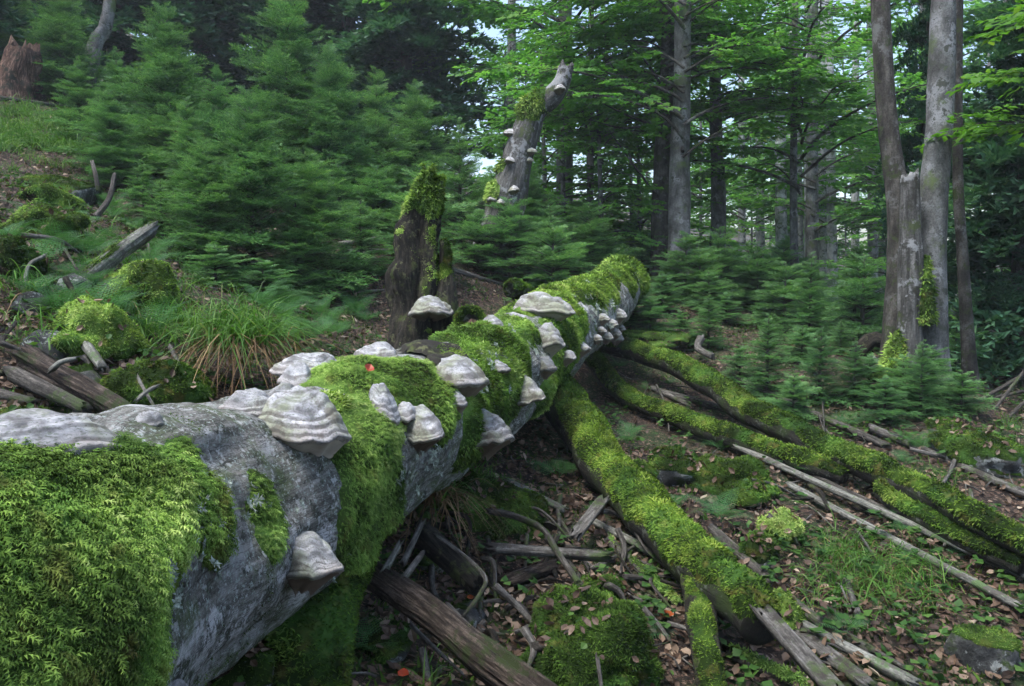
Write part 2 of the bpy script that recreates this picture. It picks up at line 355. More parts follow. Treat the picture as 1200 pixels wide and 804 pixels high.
plain('orange_leaf', (.30, .075, .02)); plain('yellow_leaf', (.40, .25, .03)); plain('red_leaf', (.26, .045, .022))

# ------------------------------------------------------------------ ground sheet
def build_ground():
    fine = np.linspace(R(-50), R(50), 250); rest = np.linspace(R(50), R(310), 60)[1:-1]
    az = np.r_[fine, rest]; rr = np.r_[0.0, np.geomspace(.5, 400, 280)]
    A, D = np.meshgrid(az, rr); X = D * np.sin(A); Y = D * np.cos(A); Z = terrain(X, Y)
    V = np.stack([X, Y, Z], -1).reshape(-1, 3); n = len(az)
    a = np.arange(len(rr) - 1)[:, None] * n + np.arange(n)[None]; b_ = np.arange(len(rr) - 1)[:, None] * n + (np.arange(n)[None] + 1) % n
    F = np.stack([a, a + n, b_ + n, b_], -1).reshape(-1, 4)
    o = link('ground', MB().add(V, F, .5).mesh('ground'), MAT['soil']); tag(o, 'steep dark forest floor of soil, moss and fallen leaves', kind='structure')
    return o
ground = build_ground()

# ------------------------------------------------------------------ moss
BLADE = (np.array([[-.5, 0, 0], [.5, 0, 0], [.3, .28, .62], [-.05, .75, 1.0]]), np.array([[0, 1, 2], [0, 2, 3]]))
def frond_template():
    V = []; F = []
    sp_ = [(0, 0, 0), (.0, .10, .22), (0, .24, .42), (0, .42, .56), (0, .63, .62), (0, .86, .60)]
    for i in range(5):
        a, b_ = np.array(sp_[i]), np.array(sp_[i + 1]); ln = (.16, .25, .26, .21, .13)[i]
        for s in (-1, 1):
            k = len(V); V += [a + (b_ - a) * .15, a + (b_ - a) * .75, (a + b_) / 2 + np.array([s * ln, .16, .05 - .14 * i / 4])]; F.append((k, k + 1, k + 2) if s > 0 else (k, k + 2, k + 1))
    k = len(V); V += [np.array(sp_[0]) + [-.035, 0, 0], np.array(sp_[0]) + [.035, 0, 0], np.array(sp_[3]), np.array(sp_[3]) + [-.04, 0, 0], np.array(sp_[3]) + [.04, 0, 0], np.array(sp_[5]) + [0, .12, -.04]]; F += [(k, k + 1, k + 2), (k + 3, k + 4, k + 5)]
    return np.array(V, float), np.array(F)
FROND = frond_template()
def smooth(x):
    x = np.clip(x, 0, 1); return x * x * (3 - 2 * x)
def moss_mb(V, F, mask, thick, dens, size, rng, template='blade', per=2, N=None, droop=.35, lump=6.0, wid=.38, minv=.0, clump=6.0):
    """a cushion lifted off the faces where mask > 0 plus tufts growing from it"""
    if N is None: N = vnormals(V, F)
    mask = mask + .22 * fbm(V * 3.2, 3, 5) + .2 * fbm(V * 13, 2, 6)
    fm = (mask[F] > 0).any(1)
    if not fm.any(): return None
    Fs = F[fm]; used, inv = np.unique(Fs.ravel(), return_inverse=True); Fs = inv.reshape(Fs.shape)
    mk_ = mask[used]; h = smooth(mk_ / .55) * thick * np.clip(.85 + .75 * fbm(V[used] * lump, 3, 8), .1, 2)
    Vs = V[used] + N[used] * (np.where(mk_ > 0, h, -.3 * thick) - .004)[:, None]
    mb = MB(); hue = .36 + .75 * fbm(V[used] * clump, 3, 21) + .25 * fbm(V[used] * 1.7, 2, 22)
    mb.add(Vs, Fs, np.clip(hue - .32, 0, .4))
    lod = float(np.clip(np.linalg.norm(np.median(Vs, 0) - CAM) / 4.0, 1.0, 3.0)); dens = dens / lod ** 1.25; size = size * lod ** .35
    n = int(area(Vs, Fs) * dens)
    if n > 0:
        Ns = vnormals(Vs, Fs); fr = (np.abs(Vs[:, 0]) < .78 * np.maximum(Vs[:, 1], .1)) & (Vs[:, 2] - CAM[2] > -.66 * Vs[:, 1]); wv_ = np.clip(mk_ * 5, 0.02, 1) * np.where(fr, 1, .12); n = int(n * np.where(fr, 1, .12).mean())
        P, Nn, bc, tri = scatter(Vs, Fs, n, rng, wv_, Ns)
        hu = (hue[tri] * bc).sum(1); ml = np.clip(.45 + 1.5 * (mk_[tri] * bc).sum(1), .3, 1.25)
        for _ in range(per):
            d = unit(Nn + rng.normal(0, .45, (n, 3)) + np.array([0, 0, -droop * .3]))
            Xa = unit(np.cross(d, np.array([0, 0, 1.0])) + rng.normal(0, .5, (n, 3)))
            # y axis (lean direction) should point downhill
            M = frames(d, X=Xa); fl = np.where((M[:, 2, 1] > 0)[:, None, None], np.array([-1, -1, 1.])[None, None], 1.0); M = M * fl
            s_ = size * rng.uniform(.45, 1.5, n) * ml
            if template == 'frond':
                V2, F2 = inst(FROND[0], FROND[1], P - d * (size * .15), M * s_[:, None, None]); k = len(FROND[0])
            else:
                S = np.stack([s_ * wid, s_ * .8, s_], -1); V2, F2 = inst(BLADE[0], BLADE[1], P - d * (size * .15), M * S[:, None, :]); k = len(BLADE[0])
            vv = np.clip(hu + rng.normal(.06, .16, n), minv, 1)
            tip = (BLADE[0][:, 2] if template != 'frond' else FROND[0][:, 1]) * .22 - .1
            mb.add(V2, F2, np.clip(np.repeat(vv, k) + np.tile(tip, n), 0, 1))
    return mb
def blobmask(V, blobs):
    m = np.full(len(V), -1.0)
    for c, r in blobs: m = np.maximum(m, 1 - np.linalg.norm(V - c, axis=1) / r)
    return m
def ovals(mb):
    """vertices and quads of the first shape of a mesh builder"""
    return mb.V[0], mb.F4[0]

# ------------------------------------------------------------------ the fallen beech log
LOGP = [(-330, 905, 1.2, .44), (-120, 800, 1.5, .44), (90, 682, 2.03, .435), (270, 604, 2.85, .425), (445, 513, 4.05, .405), (590, 430, 6.15, .40), (690, 365, 8.9, .37), (720, 341, 10.4, .32), (729, 331, 11.1, .28)]
lp = np.array([at(a, b_, d) for a, b_, d, r in LOGP]); lr = np.array([p[3] for p in LOGP])
V, F, t = tube(lp, lr, .03, 110, .15, 1.9, ridge=.035, rfreq=7, seed=4, cap=False)
LOGG = LASTG[0]; LOGN = vnormals(V, F); V = V + LOGN * (.016 * fbm(V * 9, 4, 6) - .02 * np.clip(fbm(V * 5, 3, 16) - .25, 0, 1) * 4)[:, None]; LOGN = vnormals(V, F)
LOGV, LOGF = V, F
logbvh = BVHTree.FromPolygons([tuple(v) for v in V], [tuple(f) for f in F.tolist()])
def pick(px, py, bvh=None):
    d = Vector(ray(px, py)).normalized()
    h = (bvh or logbvh).ray_cast(Vector(CAM), d)
    if h[0] is None: return None, None
    n = h[1] if h[1].dot(d) < 0 else -h[1]
    return np.array(h[0]), np.array(n)
log = thing('fallen_log', 'huge fallen grey beech trunk with green moss and bracket fungi, lying across the slope', 'log', (lp[3][0], lp[3][1], lp[3][2] - .4))
mbl = MB(); mbl.add(LOGV, LOGF, .5, LOGG); mbl.grain = True
part('trunk', mbl, MAT['log_bark'], log)
# the far broken end: a mossy knob
e = lp[-1]; knob = tube_mb([e - unit(lp[-1] - lp[-2]) * .3, e + unit(lp[-1] - lp[-2]) * .1, e + unit(lp[-1] - lp[-2]) * .3], [.31, .30, .10], .03, 30, .15, 4, seed=9)
part('broken_end', knob, MAT['log_bark'], log)
kv, kf = ovals(knob); mm = moss_mb(kv, kf, vnormals(kv, kf)[:, 2] * .5 + .5, .03, 6000, .03, np.random.default_rng(3)); part('moss', mm, MAT['moss'], log, kind='stuff')

rng = np.random.default_rng(11)
def lb(*items):
    out = []
    for px, py, r in items:
        p, n = pick(px, py)
        if p is not None: out.append((p, r))
    return out
PATCH = [
    ([(lp[-1] + np.array([0, 0, .1]), .5), (lp[-2] + np.array([0, 0, .25]), .45), (lp[-1] + np.array([.2, -.2, 0]), .4)], .05, 8000, .022, 'blade', 2, 'moss capping the far end'),
    (lb((0, 640, .42), (60, 600, .36), (120, 600, .26), (100, 700, .34), (40, 760, .4), (150, 575, .2), (-150, 760, .5), (110, 770, .22), (10, 575, .28), (165, 620, .16)), .06, 21000, .021, 'frond', 1, 'thick bright green feathery moss cushion'),
    (lb((225, 560, .16), (240, 600, .13), (215, 535, .10), (245, 630, .10)), .03, 30000, .018, 'frond', 1, 'moss tuft with grey lichen'),
    (lb((305, 575, .11), (318, 610, .13), (300, 600, .09), (312, 635, .09)), .03, 30000, .018, 'frond', 1, 'moss tuft with grey lichen'),
    (lb((425, 560, .26), (440, 500, .24), (410, 600, .22), (455, 590, .2), (425, 640, .18), (440, 540, .28), (385, 520, .1)), .045, 17000, .018, 'frond', 1, None),
    (lb((440, 440, .38), (480, 440, .34), (500, 460, .3), (410, 445, .3), (470, 465, .28), (510, 485, .2)), .05, 15000, .020, 'frond', 1, None),
    (lb((545, 400, .3), (560, 385, .3), (590, 400, .34), (600, 440, .36), (580, 470, .32), (560, 500, .3), (605, 380, .3), (530, 420, .2), (570, 425, .3)), .05, 11000, .015, 'blade', 2, None),
    (lb((600, 350, .45), (640, 342, .5), (670, 335, .55), (690, 330, .5), (620, 360, .4), (660, 355, .4), (700, 325, .4), (712, 322, .4), (722, 316, .4), (728, 325, .3), (735, 330, .25)), .05, 9000, .016, 'blade', 2, 'sunlit yellow green moss'),
    (lb((655, 395, .3), (665, 415, .3), (650, 430, .3), (675, 400, .3), (640, 460, .25)), .045, 9500, .015, 'blade', 2, None),
    (lb((365, 480, .12), (395, 470, .12), (380, 495, .10)), .02, 9000, .018, 'blade', 2, None),
]
for bl, th, de, sz, tp, per, lab in PATCH:
    mm = moss_mb(LOGV, LOGF, blobmask(LOGV, bl) * .9 - .05, th, de, sz, rng, tp, per, LOGN)
    if mm: part('moss', mm, MAT['moss'], log, kind='stuff', label=lab)
# thin moss over the hidden back and top of the trunk
mask = blobmask(LOGV, [(p, .5) for p in lp[1:6] + np.array([-.35, .25, .2])]) * .6 + .3 * fbm(LOGV * 1.3, 3, 31) - .25
mm = moss_mb(LOGV, LOGF, np.where((LOGN * unit(CAM - LOGV)).sum(1) < -.1, mask, -1), .03, 2500, .025, rng, 'blade', 2, LOGN)
if mm: part('moss', mm, MAT['moss_dark'], log, kind='stuff')
mask = np.where((LOGN * unit(CAM - LOGV)).sum(1) > -.2, .5 * fbm(LOGV * 4.5, 3, 77) + .25 * fbm(LOGV * 1.5, 2, 78) - .13, -1)
mm = moss_mb(LOGV, LOGF, mask, .008, 9000, .009, rng, 'blade', 1, LOGN)
if mm: part('moss', mm, MAT['moss_dark'], log, kind='stuff', label='thin dark moss film creeping over the bark')
# leafy lichen rosettes
lic = []
LV = []
for a in np.linspace(0, 2 * np.pi, 9, endpoint=False):
    k = len(LV); LV += [(0, 0, 0), (.6 * math.cos(a - .3), .6 * math.sin(a - .3), .25), (math.cos(a), math.sin(a), .12 + .3 * ((k // 4) % 2)), (.6 * math.cos(a + .3), .6 * math.sin(a + .3), .22)]
LV = np.array(LV); LF = np.arange(36).reshape(9, 4)
for (px, py, sp_, n) in ((235, 585, 16, 16), (305, 595, 14, 14), (205, 600, 14, 12), (190, 640, 16, 14), (230, 650, 18, 12), (240, 625, 12, 10), (200, 680, 20, 12), (395, 675, 14, 10), (420, 655, 14, 10), (565, 430, 10, 22), (575, 415, 8, 16), (610, 400, 14, 16), (700, 370, 8, 16), (690, 350, 10, 12), (560, 460, 14, 16), (590, 420, 14, 14), (480, 560, 16, 16), (500, 540, 12, 12)):
    mb = MB()
    for _ in range(n):
        p, nn = pick(px + rng.normal(0, sp_), py + rng.normal(0, sp_))
        if p is None: continue
        s_ = rng.uniform(.010, .024) * (1 + .25 * max(0, np.linalg.norm(p - CAM) - 2.5))
        Vl, Fl = inst(LV + rng.normal(0, .06, LV.shape), LF, (p + nn * rng.uniform(.004, .03))[None], frames(nn[None] + rng.normal(0, .3, (1, 3)), rng=rng) * s_); mb.add(Vl, Fl, rng.uniform(.2, .9))
    if mb.V: part('lichen', mb, MAT['lichen'], log, smooth=False, kind='stuff')

# limbs of the fallen tree
def limb(name, pts, r, seed, mat='limb_bark', mossk=(.6, -.02), thick=.03, dens=9500, size=.013, n=30, amp=.13, parent=log, mm_mat='moss_limb', per=2, label=None, step=.03, deform=None, mossf=None, **kw):
    C_ = spline(np.c_[np.array(pts), np.array(r, float)], max(6, len(pts) * 3)); wv = C_[:, 3:4] * .45 * np.stack([fbm(C_[:, :3] * 1.9 + seed + 9 * j, 2, seed + j) for j in range(3)], -1); C_[1:-1, :3] += wv[1:-1]
    mb = tube_mb(C_[:, :3], C_[:, 3] * (1 + .18 * fbm(C_[:, :3] * 2.7 + seed, 2, seed)), step, n, amp, 4.5, seed=seed, **kw); 
    if deform: mb.V[0] = deform(mb.V[0])
    o = part(name, mb, MAT[mat], parent, label=label)
    V, F = ovals(mb); F = F[(F < len(V)).all(1)]; N = vnormals(V, F)
    mm = moss_mb(V, F, N[:, 2] * mossk[0] + .35 * fbm(V * 2.2, 3, seed + 40) + mossk[1] + (mossf(V) if mossf else 0), thick, dens, size, np.random.default_rng(seed), per=per, N=N)
    if mm:
        me = mm.mesh('moss', True, parent.location); x = link('moss', me, MAT[mm_mat], o); x['kind'] = 'stuff'
    return o, (V, F, N)
L1 = [at(625, 420, 7.0), at(650, 455, 6.6), at(690, 515, 5.9), at(740, 578, 5.1), at(800, 645, 4.3), at(850, 692, 3.75), at(893, 734, 3.45)]
limb1, l1 = limb('forked_limb', L1, [.21, .175, .155, .145, .13, .115, .09], 51, mossk=(.7, .02), thick=.022, label='thick mossy limb forking down toward the planks')
limb('limb_spur', [at(812, 655, 4.2), at(818, 710, 3.75), at(828, 760, 3.4), at(838, 830, 3.15)], [.085, .07, .06, .055], 52, mat='dark_rot', mossk=(.35, .0), label='dark mossy spur hanging below the forked limb')
L2 = [at(690, 392, 9.8), at(725, 405, 9.4), at(770, 420, 8.8), at(830, 447, 7.9), at(880, 481, 7.1), at(950, 516, 6.3), at(1020, 546, 5.65), at(1100, 587, 5.0), at(1200, 636, 4.4), at(1330, 690, 3.8)]
limb2, l2 = limb('long_limb', L2, [.12, .125, .115, .115, .12, .105, .095, .085, .075, .065], 53, mossk=(.7, .08), thick=.022, label='long upper limb carpeted in bright moss')
L3 = [at(690, 415, 9.0), at(715, 450, 8.5), at(750, 473, 7.9), at(800, 491, 7.2), at(870, 516, 6.5), at(950, 546, 5.95), at(990, 560, 5.7)]
limb('long_limb', L3, [.10, .095, .09, .085, .085, .075, .045], 54, mossk=(.7, .02), thick=.02, label='shorter lower limb with patchy moss')
limb('limb_spur', [at(1035, 575, 5.4), at(1090, 610, 5.0), at(1140, 640, 4.7), at(1200, 665, 4.4)], [.075, .07, .06, .05], 55, mossk=(.7, .06), label='mossy side shoot beneath the long limb')
limb('root_limb', [at(415, 590, 3.55), at(400, 650, 3.3), at(380, 710, 3.05), at(360, 800, 2.8), at(352, 880, 2.65)], [.20, .175, .16, .15, .15], 56, mossk=(.35, .22), thick=.04, size=.014, label='moss hung limb propping the trunk from below')
# the rotten upright stub of a broken limb
STB = [at(488, 425, 5.9), at(490, 370, 5.95), at(490, 315, 6.0), at(492, 275, 6.05), at(499, 245, 6.08), at(504, 225, 6.1), at(507, 209, 6.12)]
def hollow(V):
    C_ = spline(np.array(STB), 60); i = np.argmin(((V[:, None] - C_[None]) ** 2).sum(-1), 1); c = C_[i]; d = V - c; f = unit((CAM - c) * [1, 1, 0]); sd = np.stack([-f[:, 1], f[:, 0], f[:, 2] * 0], -1)
    a = np.arctan2((d * sd).sum(1), (d * f).sum(1)); u = i / 59
    g = np.exp(-((a + .15 + .35 * np.sin(u * 9)) / .45) ** 2) * smooth((u - .12) / .2) * smooth((.80 - u) / .15) + .7 * np.exp(-((a - 1.15) / .25) ** 2) * smooth((u - .3) / .2)
    return c + d * (1 - .62 * g)[:, None] * (1 + .26 * fbm(V * [9, 9, 2.5], 3, 4) + .14 * fbm(V * [26, 26, 7], 2, 14))[:, None]
STM = lambda V: 1.0 * np.clip((V[:, 2] - at(504, 255, 6.1)[2]) * 3, -.15, .45) + .35 * np.clip((V[:, 0] - at(510, 300, 6.0)[0]) * 4, -.5, .6)
limb('broken_limb', STB, [.215, .20, .19, .165, .125, .105, .09], 57, mat='dark_rot', deform=hollow, mossf=STM, n=48, step=.02, mossk=(.5, .08), thick=.03, dens=12000, size=.02, amp=.2, ridge=.3, rfreq=5, jag=.09, label='upright rotten limb stub, dark and mossy', mm_mat='moss')
limb('broken_limb', [at(520, 390, 5.95), at(521, 345, 5.95), at(520, 310, 5.98), at(519, 282, 6.0)], [.12, .085, .055, .03], 58, mat='dark_rot', mossk=(.35, .12), thick=.025, ridge=.2, label='thin mossy splinter beside the rotten stub')
# hanging strands on the stub
# stubs with hollow ends
def stub(px0, py0, d0, px1, py1, d1, r, seed, label):
    o, (V, F, N) = limb('branch_stub', [at(px0, py0, d0), at(px1, py1, d1)], [r * 1.25, r], seed, mossk=(.6, .25), n=20, thick=.02, label=label, jag=.02)
    return o
stub(560, 400, 6.0, 552, 376, 5.55, .095, 61, 'hollow broken branch stub')
stub(618, 350, 7.9, 598, 340, 7.5, .085, 62, 'short mossy branch stub')
stub(440, 450, 4.95, 425, 425, 4.85, .035, 63, 'tiny mossy twig stub'); stub(440, 440, 5.1, 452, 423, 5.0, .03, 64, 'tiny mossy twig stub')
mb = tube_mb([at(556, 378, 5.52), at(550, 381, 5.50)], [.04, .025], .01, 10, .3, 30, seed=3, jag=.01); part('heartwood', mb, MAT['fresh_wood'], log)
# dark bare hollow where the stub leaves the trunk
mask = blobmask(LOGV, lb((495, 395, .30), (512, 412, .24), (480, 388, .26), (525, 440, .16)))
fm = (mask[LOGF] > .05).all(1); Fs = LOGF[fm]; u, iv = np.unique(Fs.ravel(), return_inverse=True)
if len(u): part('rotten_hollow', MB().add(LOGV[u] + LOGN[u] * (.004 + .035 * smooth(mask[u] * 3) * (1 + fbm(LOGV[u] * 14, 3, 2)))[:, None], iv.reshape(-1, 4), .4), MAT['dark_rot'], log)

# ------------------------------------------------------------------ bracket fungi
def fungus(p, out, wd, dp, ht, un, label, seed, tint=.5, pore=.5, rings=5, tilt=0, group='bracket fungi on the fallen trunk', lobes=0.0):
    """p attachment (3), out outward azimuth vector, width, depth, height, underside drop in metres"""
    rg = np.random.default_rng(seed); tilt = tilt + rg.normal(0, .06); tint = float(np.clip(tint + rg.normal(0, .1), .1, 1)); ht = ht * rg.uniform(.85, 1.15); out = np.array([out[0], out[1], 0.0]); out = unit(out)
    th = thing('bracket_fungus', label, 'fungus', p, group, math.atan2(out[1], out[0]))
    nph = 56; ph = np.linspace(-np.pi, np.pi, nph)
    edges = np.sort(np.r_[0, np.cumsum(rg.uniform(.45, 1.5, rings) * np.linspace(2.0, .45, rings))]); edges = edges / edges[-1]; stp = rg.uniform(.1, 1, rings); stp[0] *= .3
    dome = lambda r_: ht * (1 - r_ ** 2.1); wts = np.where(np.linspace(0, 1, rings) > .45, rg.uniform(.6, 1.0, rings), rg.uniform(.05, .6, rings))
    prof = []
    for k in range(rings):
        e0, e1 = edges[k], edges[k + 1]; z0, z1 = dome(e0), dome(e1)
        for u in np.linspace(0, 1, 8)[(0 if k == 0 else 1):]:
            r_ = e0 + (e1 - e0) * u; zl = z0 + (z1 - z0) * (1 - math.sqrt(max(0, 1 - u ** 4)))
            prof.append((r_, (1 - .75 * stp[k]) * dome(min(r_, 1)) + .75 * stp[k] * zl, wts[k] * smooth((u - .72) / .2) + (.35 * wts[k - 1] * (u < .1) if k else 0), r_))
    prof = np.array(prof); np_ = len(prof)
    ang = np.stack([np.cos(ph), np.sin(ph)], -1)
    pr = 1 + .22 * fbm(np.c_[ang * 1.5, np.full(nph, seed)], 3, seed) + lobes * np.abs(np.sin(ph * 2 + seed))
    Rr = prof[:, 0][:, None] * pr[None]; jit = .035 * fbm(np.stack([np.broadcast_to(ang[:, 0], Rr.shape) * 2.5, np.broadcast_to(ang[:, 1], Rr.shape) * 2.5, np.broadcast_to(prof[:, 0][:, None] * 5, Rr.shape)], -1) + seed, 3, seed + 2)
    back = np.where(np.cos(ph) < 0, .45, 1.0); Rr = Rr * (1 + jit); cx = -.12 * dp
    X = cx + dp * 1.12 * Rr * (np.cos(ph) * back)[None]; Y = wd / 2 * Rr * np.sin(ph)[None]
    Z = np.broadcast_to(prof[:, 1][:, None], Rr.shape) + ht * .22 * fbm(np.stack([X / dp * 2, Y / wd * 4, X * 0 + seed], -1), 3, seed + 4) + tilt * Y
    Z = Z - .22 * ht * (Y / (wd / 2)) ** 2 * (1 - .3 * prof[:, 0][:, None])
    V = np.stack([X, Y, Z], -1).reshape(-1, 3); a = np.arange(np_ - 1)[:, None] * nph + np.arange(nph - 1)[None]
    F = np.stack([a, a + nph, a + nph + 1, a + 1], -1).reshape(-1, 4)
    lip = ht * .06 + .004; m = 14
    q = np.linspace(0, 1, m); V2 = []
    for i, k in enumerate(q):
        s_ = 1 + .03 * math.sin(min(1, k * 5) * math.pi) - k * .97; zz = -lip * min(1, k * 5) - un * max(0, (k - .1) / .9) ** 1.15 if k > 0 else 0
        V2.append(np.stack([cx + (X[-1] - cx) * s_, Y[-1] * (.25 + .75 * s_) if k else Y[-1], Z[-1] + zz], -1))
    V2 = np.array(V2); V2[:, :, 2] += .05 * un * fbm(V2 * 30, 2, seed); V2 = V2.reshape(-1, 3)
    a = np.arange(m - 1)[:, None] * nph + np.arange(nph - 1)[None]; F2 = np.stack([a, a + nph, a + nph + 1, a + 1], -1).reshape(-1, 4)
    lipn = 3
    capV = np.vstack([V, V2[nph:nph * lipn]]); off = len(V) - nph
    a = np.arange(lipn - 1)[:, None] * nph + np.arange(nph - 1)[None] + off; Fl = np.stack([a, a + nph, a + nph + 1, a + 1], -1).reshape(-1, 4)
    band = np.r_[np.repeat(prof[:, 2], nph), np.full(nph * (lipn - 1), .15)] * (1 + .9 * fbm(capV * 25, 2, 3)) + .55 * np.clip(2.2 * np.sin(np.r_[np.repeat(prof[:, 3], nph), np.ones(nph * (lipn - 1))] * 62 + 5 * fbm(capV * 8, 2, 5)) - 1.2, 0, 1); age = np.r_[np.repeat(prof[:, 3], nph), np.ones(nph * (lipn - 1))]
    part('cap', MB().add(capV, np.vstack([F, Fl]), tint), MAT['fungus_cap'], th, world=False, attrs={'band': np.clip(band, 0, 1), 'age': age})
    part('pore_surface', MB().add(V2[nph * (lipn - 1):], F2[(lipn - 1) * (nph - 1):] - nph * (lipn - 1), pore), MAT['fungus_pore'], th, world=False)
    return th
def fung(px, py, wpx, hpx, label, out=None, dpr=.62, hr=.45, ur=.35, seed=None, inset=0, bvh=None, d=None, **k):
    """px,py: where it joins the wood; wpx its width in the photograph"""
    if d is None:
        for q in range(14):
            p, n = pick(px + q * 1.2 * (bvh is not None or q > 0), py + q * 2.5 * (bvh is None), bvh)
            if p is not None: break
        if p is None: print('MISS', label); return
    else: p = at(px, py, d); n = np.array([.8, -.6, 0])
    dist = (p - CAM)[1]; wd = wpx / FPX * dist
    if out is None: out = n[:2] + np.array([.0, -.05])
    o3 = unit(np.array([out[0], out[1], 0.0])); p = p + o3 * (.028 if d is None and bvh is None else 0)
    fungus(p, out, wd, wd * dpr, wd * hr * .95, wd * ur * 1.1, label, int(px * 7 + py), **k)
G = dict(inset=.05)
fung(45, 532, 205, 50, 'broad white bracket fungus at the left edge above the feathery moss', out=(-.45, .35), dpr=.5, hr=.3, ur=.12, tint=1.0, pore=.8, rings=5, lobes=.12)
fung(182, 499, 36, 15, 'small pale knob fungus alone on the bare grey bark', out=(-.3, .2), hr=.5, tint=.8, rings=3)
fung(306, 480, 66, 34, 'white ridged fungus tucked behind the largest bracket', out=(-.55, -.55), dpr=.6, hr=.5, ur=.2, tint=.7)
fung(334, 478, 52, 32, 'greenish lumpy fungus behind the largest bracket', out=(-.1, .2), dpr=.6, hr=.55, tint=.5, rings=3, lobes=.15)
fung(352, 500, 116, 82, 'largest bracket fungus, white with dark growth rings, on bare trunk', out=(.12, -1), dpr=.55, hr=.40, ur=.34, tint=.75, pore=.95, rings=7)
fung(352, 655, 76, 60, 'grey hoof shaped fungus low on the trunk flank above the propping limb', out=(.55, -.75), dpr=.75, hr=.48, ur=.42, tint=.65, pore=.2, rings=6)
fung(370, 424, 62, 30, 'pale layered fungus jutting from the trunk back beside the grass tuft', out=(-.9, -.1), dpr=.75, hr=.38, ur=.35, tint=.75, pore=.1)
fung(360, 447, 36, 24, 'small knobbly white fungus between grass tuft and mossy top', out=(-.8, -.3), hr=.6, tint=.7, rings=3, lobes=.2)
fung(441, 400, 52, 24, 'flat pale fungus plate left of the rotten stub', out=(-.7, -.5), dpr=.7, hr=.3, ur=.12, tint=.7)
fung(434, 388, 22, 13, 'small pale knob fungus above the flat plate by the rotten stub', out=(-.9, 0), hr=.5, tint=.7, rings=3)
fung(447, 484, 44, 42, 'upright white tiered fungus on moss, left of a pair', out=(.15, -1), dpr=.7, hr=.85, ur=.2, tint=.75, pore=.3, rings=6)
fung(472, 488, 32, 22, 'small white fungus squeezed in the middle of three', out=(.35, -1), hr=.6, ur=.3, tint=.8, pore=.1, rings=3)
fung(490, 505, 58, 38, 'white fan fungus with brown underside, right one of three', out=(.45, -.9), dpr=.75, hr=.5, ur=.32, tint=.85, pore=.05)
fung(505, 366, 52, 26, 'greenish dome fungus at the foot of the rotten stub', out=(.35, -1), d=5.72, dpr=.6, hr=.42, ur=.1, tint=.42, pore=.1, rings=4)
fung(533, 445, 80, 42, 'double layered grey hoof fungus with a crack down its middle', out=(.12, -1), dpr=.6, hr=.42, ur=.32, tint=.6, pore=.4, rings=3)
fung(522, 436, 54, 14, 'thin fungus shelf just above the double layered hoof', out=(-.1, -1), dpr=.6, hr=.22, ur=.08, tint=.45, pore=.2, rings=3)
fung(513, 427, 26, 8, 'smallest topmost thin shelf above the double layered hoof', out=(-.1, -1), hr=.2, ur=.08, tint=.4, pore=.2, rings=2)
fung(534, 472, 29, 20, 'small round fungus hanging under the double layered hoof', out=(.1, -1), hr=.6, ur=.4, tint=.55, rings=3)
fung(562, 510, 74, 42, 'flat topped hoof fungus lowest on the trunk over the grass', out=(.55, -.85), dpr=.6, hr=.38, ur=.3, tint=.55, pore=.15, rings=5)
fung(572, 384, 30, 16, 'small dark capped fungus beside the hollow branch stub', out=(.6, -.8), hr=.5, ur=.25, tint=.45, pore=.1, rings=3)
fung(632, 364, 74, 36, 'wide grey shelf fungus with pale underside high on the trunk', out=(.55, -.85), dpr=.7, hr=.32, ur=.28, tint=.6, pore=.9, rings=4, tilt=-.15)
fung(640, 402, 38, 26, 'round grey fungus below the wide high shelf', out=(.5, -.9), hr=.6, ur=.35, tint=.6, pore=.8, rings=4)
fung(636, 431, 28, 16, 'small dark fungus lowest in the row of three below the shelf', out=(.5, -.9), hr=.5, tint=.2, pore=.2, rings=3)
fung(610, 464, 44, 26, 'grey dome fungus over the dark gap at the trunk belly', out=(.6, -.8), dpr=.7, hr=.55, ur=.15, tint=.55, pore=.1, rings=4)
fung(609, 455, 14, 10, 'tiny dark fungus on top of the grey dome at the belly', out=(.6, -.8), hr=.5, tint=.15, pore=.2, rings=2)
fung(660, 419, 23, 14, 'small grey fungus, left of two on the moss edge', out=(.6, -.8), hr=.55, tint=.55, rings=3)
fung(677, 409, 24, 12, 'small pale fungus, right of two on the moss edge', out=(.7, -.7), hr=.5, tint=.8, rings=3)
fung(580, 432, 34, 14, 'flat lichen green fungus in the middle of the mossy flank', out=(.4, -.9), hr=.35, ur=.2, tint=.4, pore=.1, rings=3)
fung(205, 803, 30, 14, 'pale fungus at the bottom edge under the trunk', out=(.5, -.8), hr=.5, tint=.9, rings=3)
l1b = BVHTree.FromPolygons([tuple(v) for v in l1[0]], [tuple(f) for f in l1[1].tolist()])
fung(815, 674, 25, 18, 'lone grey fungus on the forked mossy limb', out=(.2, -1), d=4.02, hr=.55, ur=.2, tint=.55, pore=.1, rings=4, group='bracket fungi on the forked limb')
for i, (px, py, w_) in enumerate(((704, 374, 15), (714, 381, 14), (723, 371, 16), (718, 392, 14), (727, 386, 12), (709, 396, 14), (722, 398, 15), (702, 388, 12), (697, 398, 12))):
    p, n = pick(px, py); d_ = 9.2 if p is None else None
    fung(px, py, w_, 12, ('upper left', 'central', 'upper right', 'lower central', 'rightmost', 'lower left', 'lowest right', 'middle left', 'lowest far left')[i] + ' small grey fungus of the cluster at the far trunk end', out=(.7, -.7), d=d_, hr=.6, tint=.6, rings=3, group='fungi clustered at the far trunk end')
fung(712, 341, 14, 10, 'single pale fungus high on the far end, above the cluster', out=(.7, -.6), hr=.45, tint=.75, rings=3, d=9.9)
print('log', time.time() - T0)

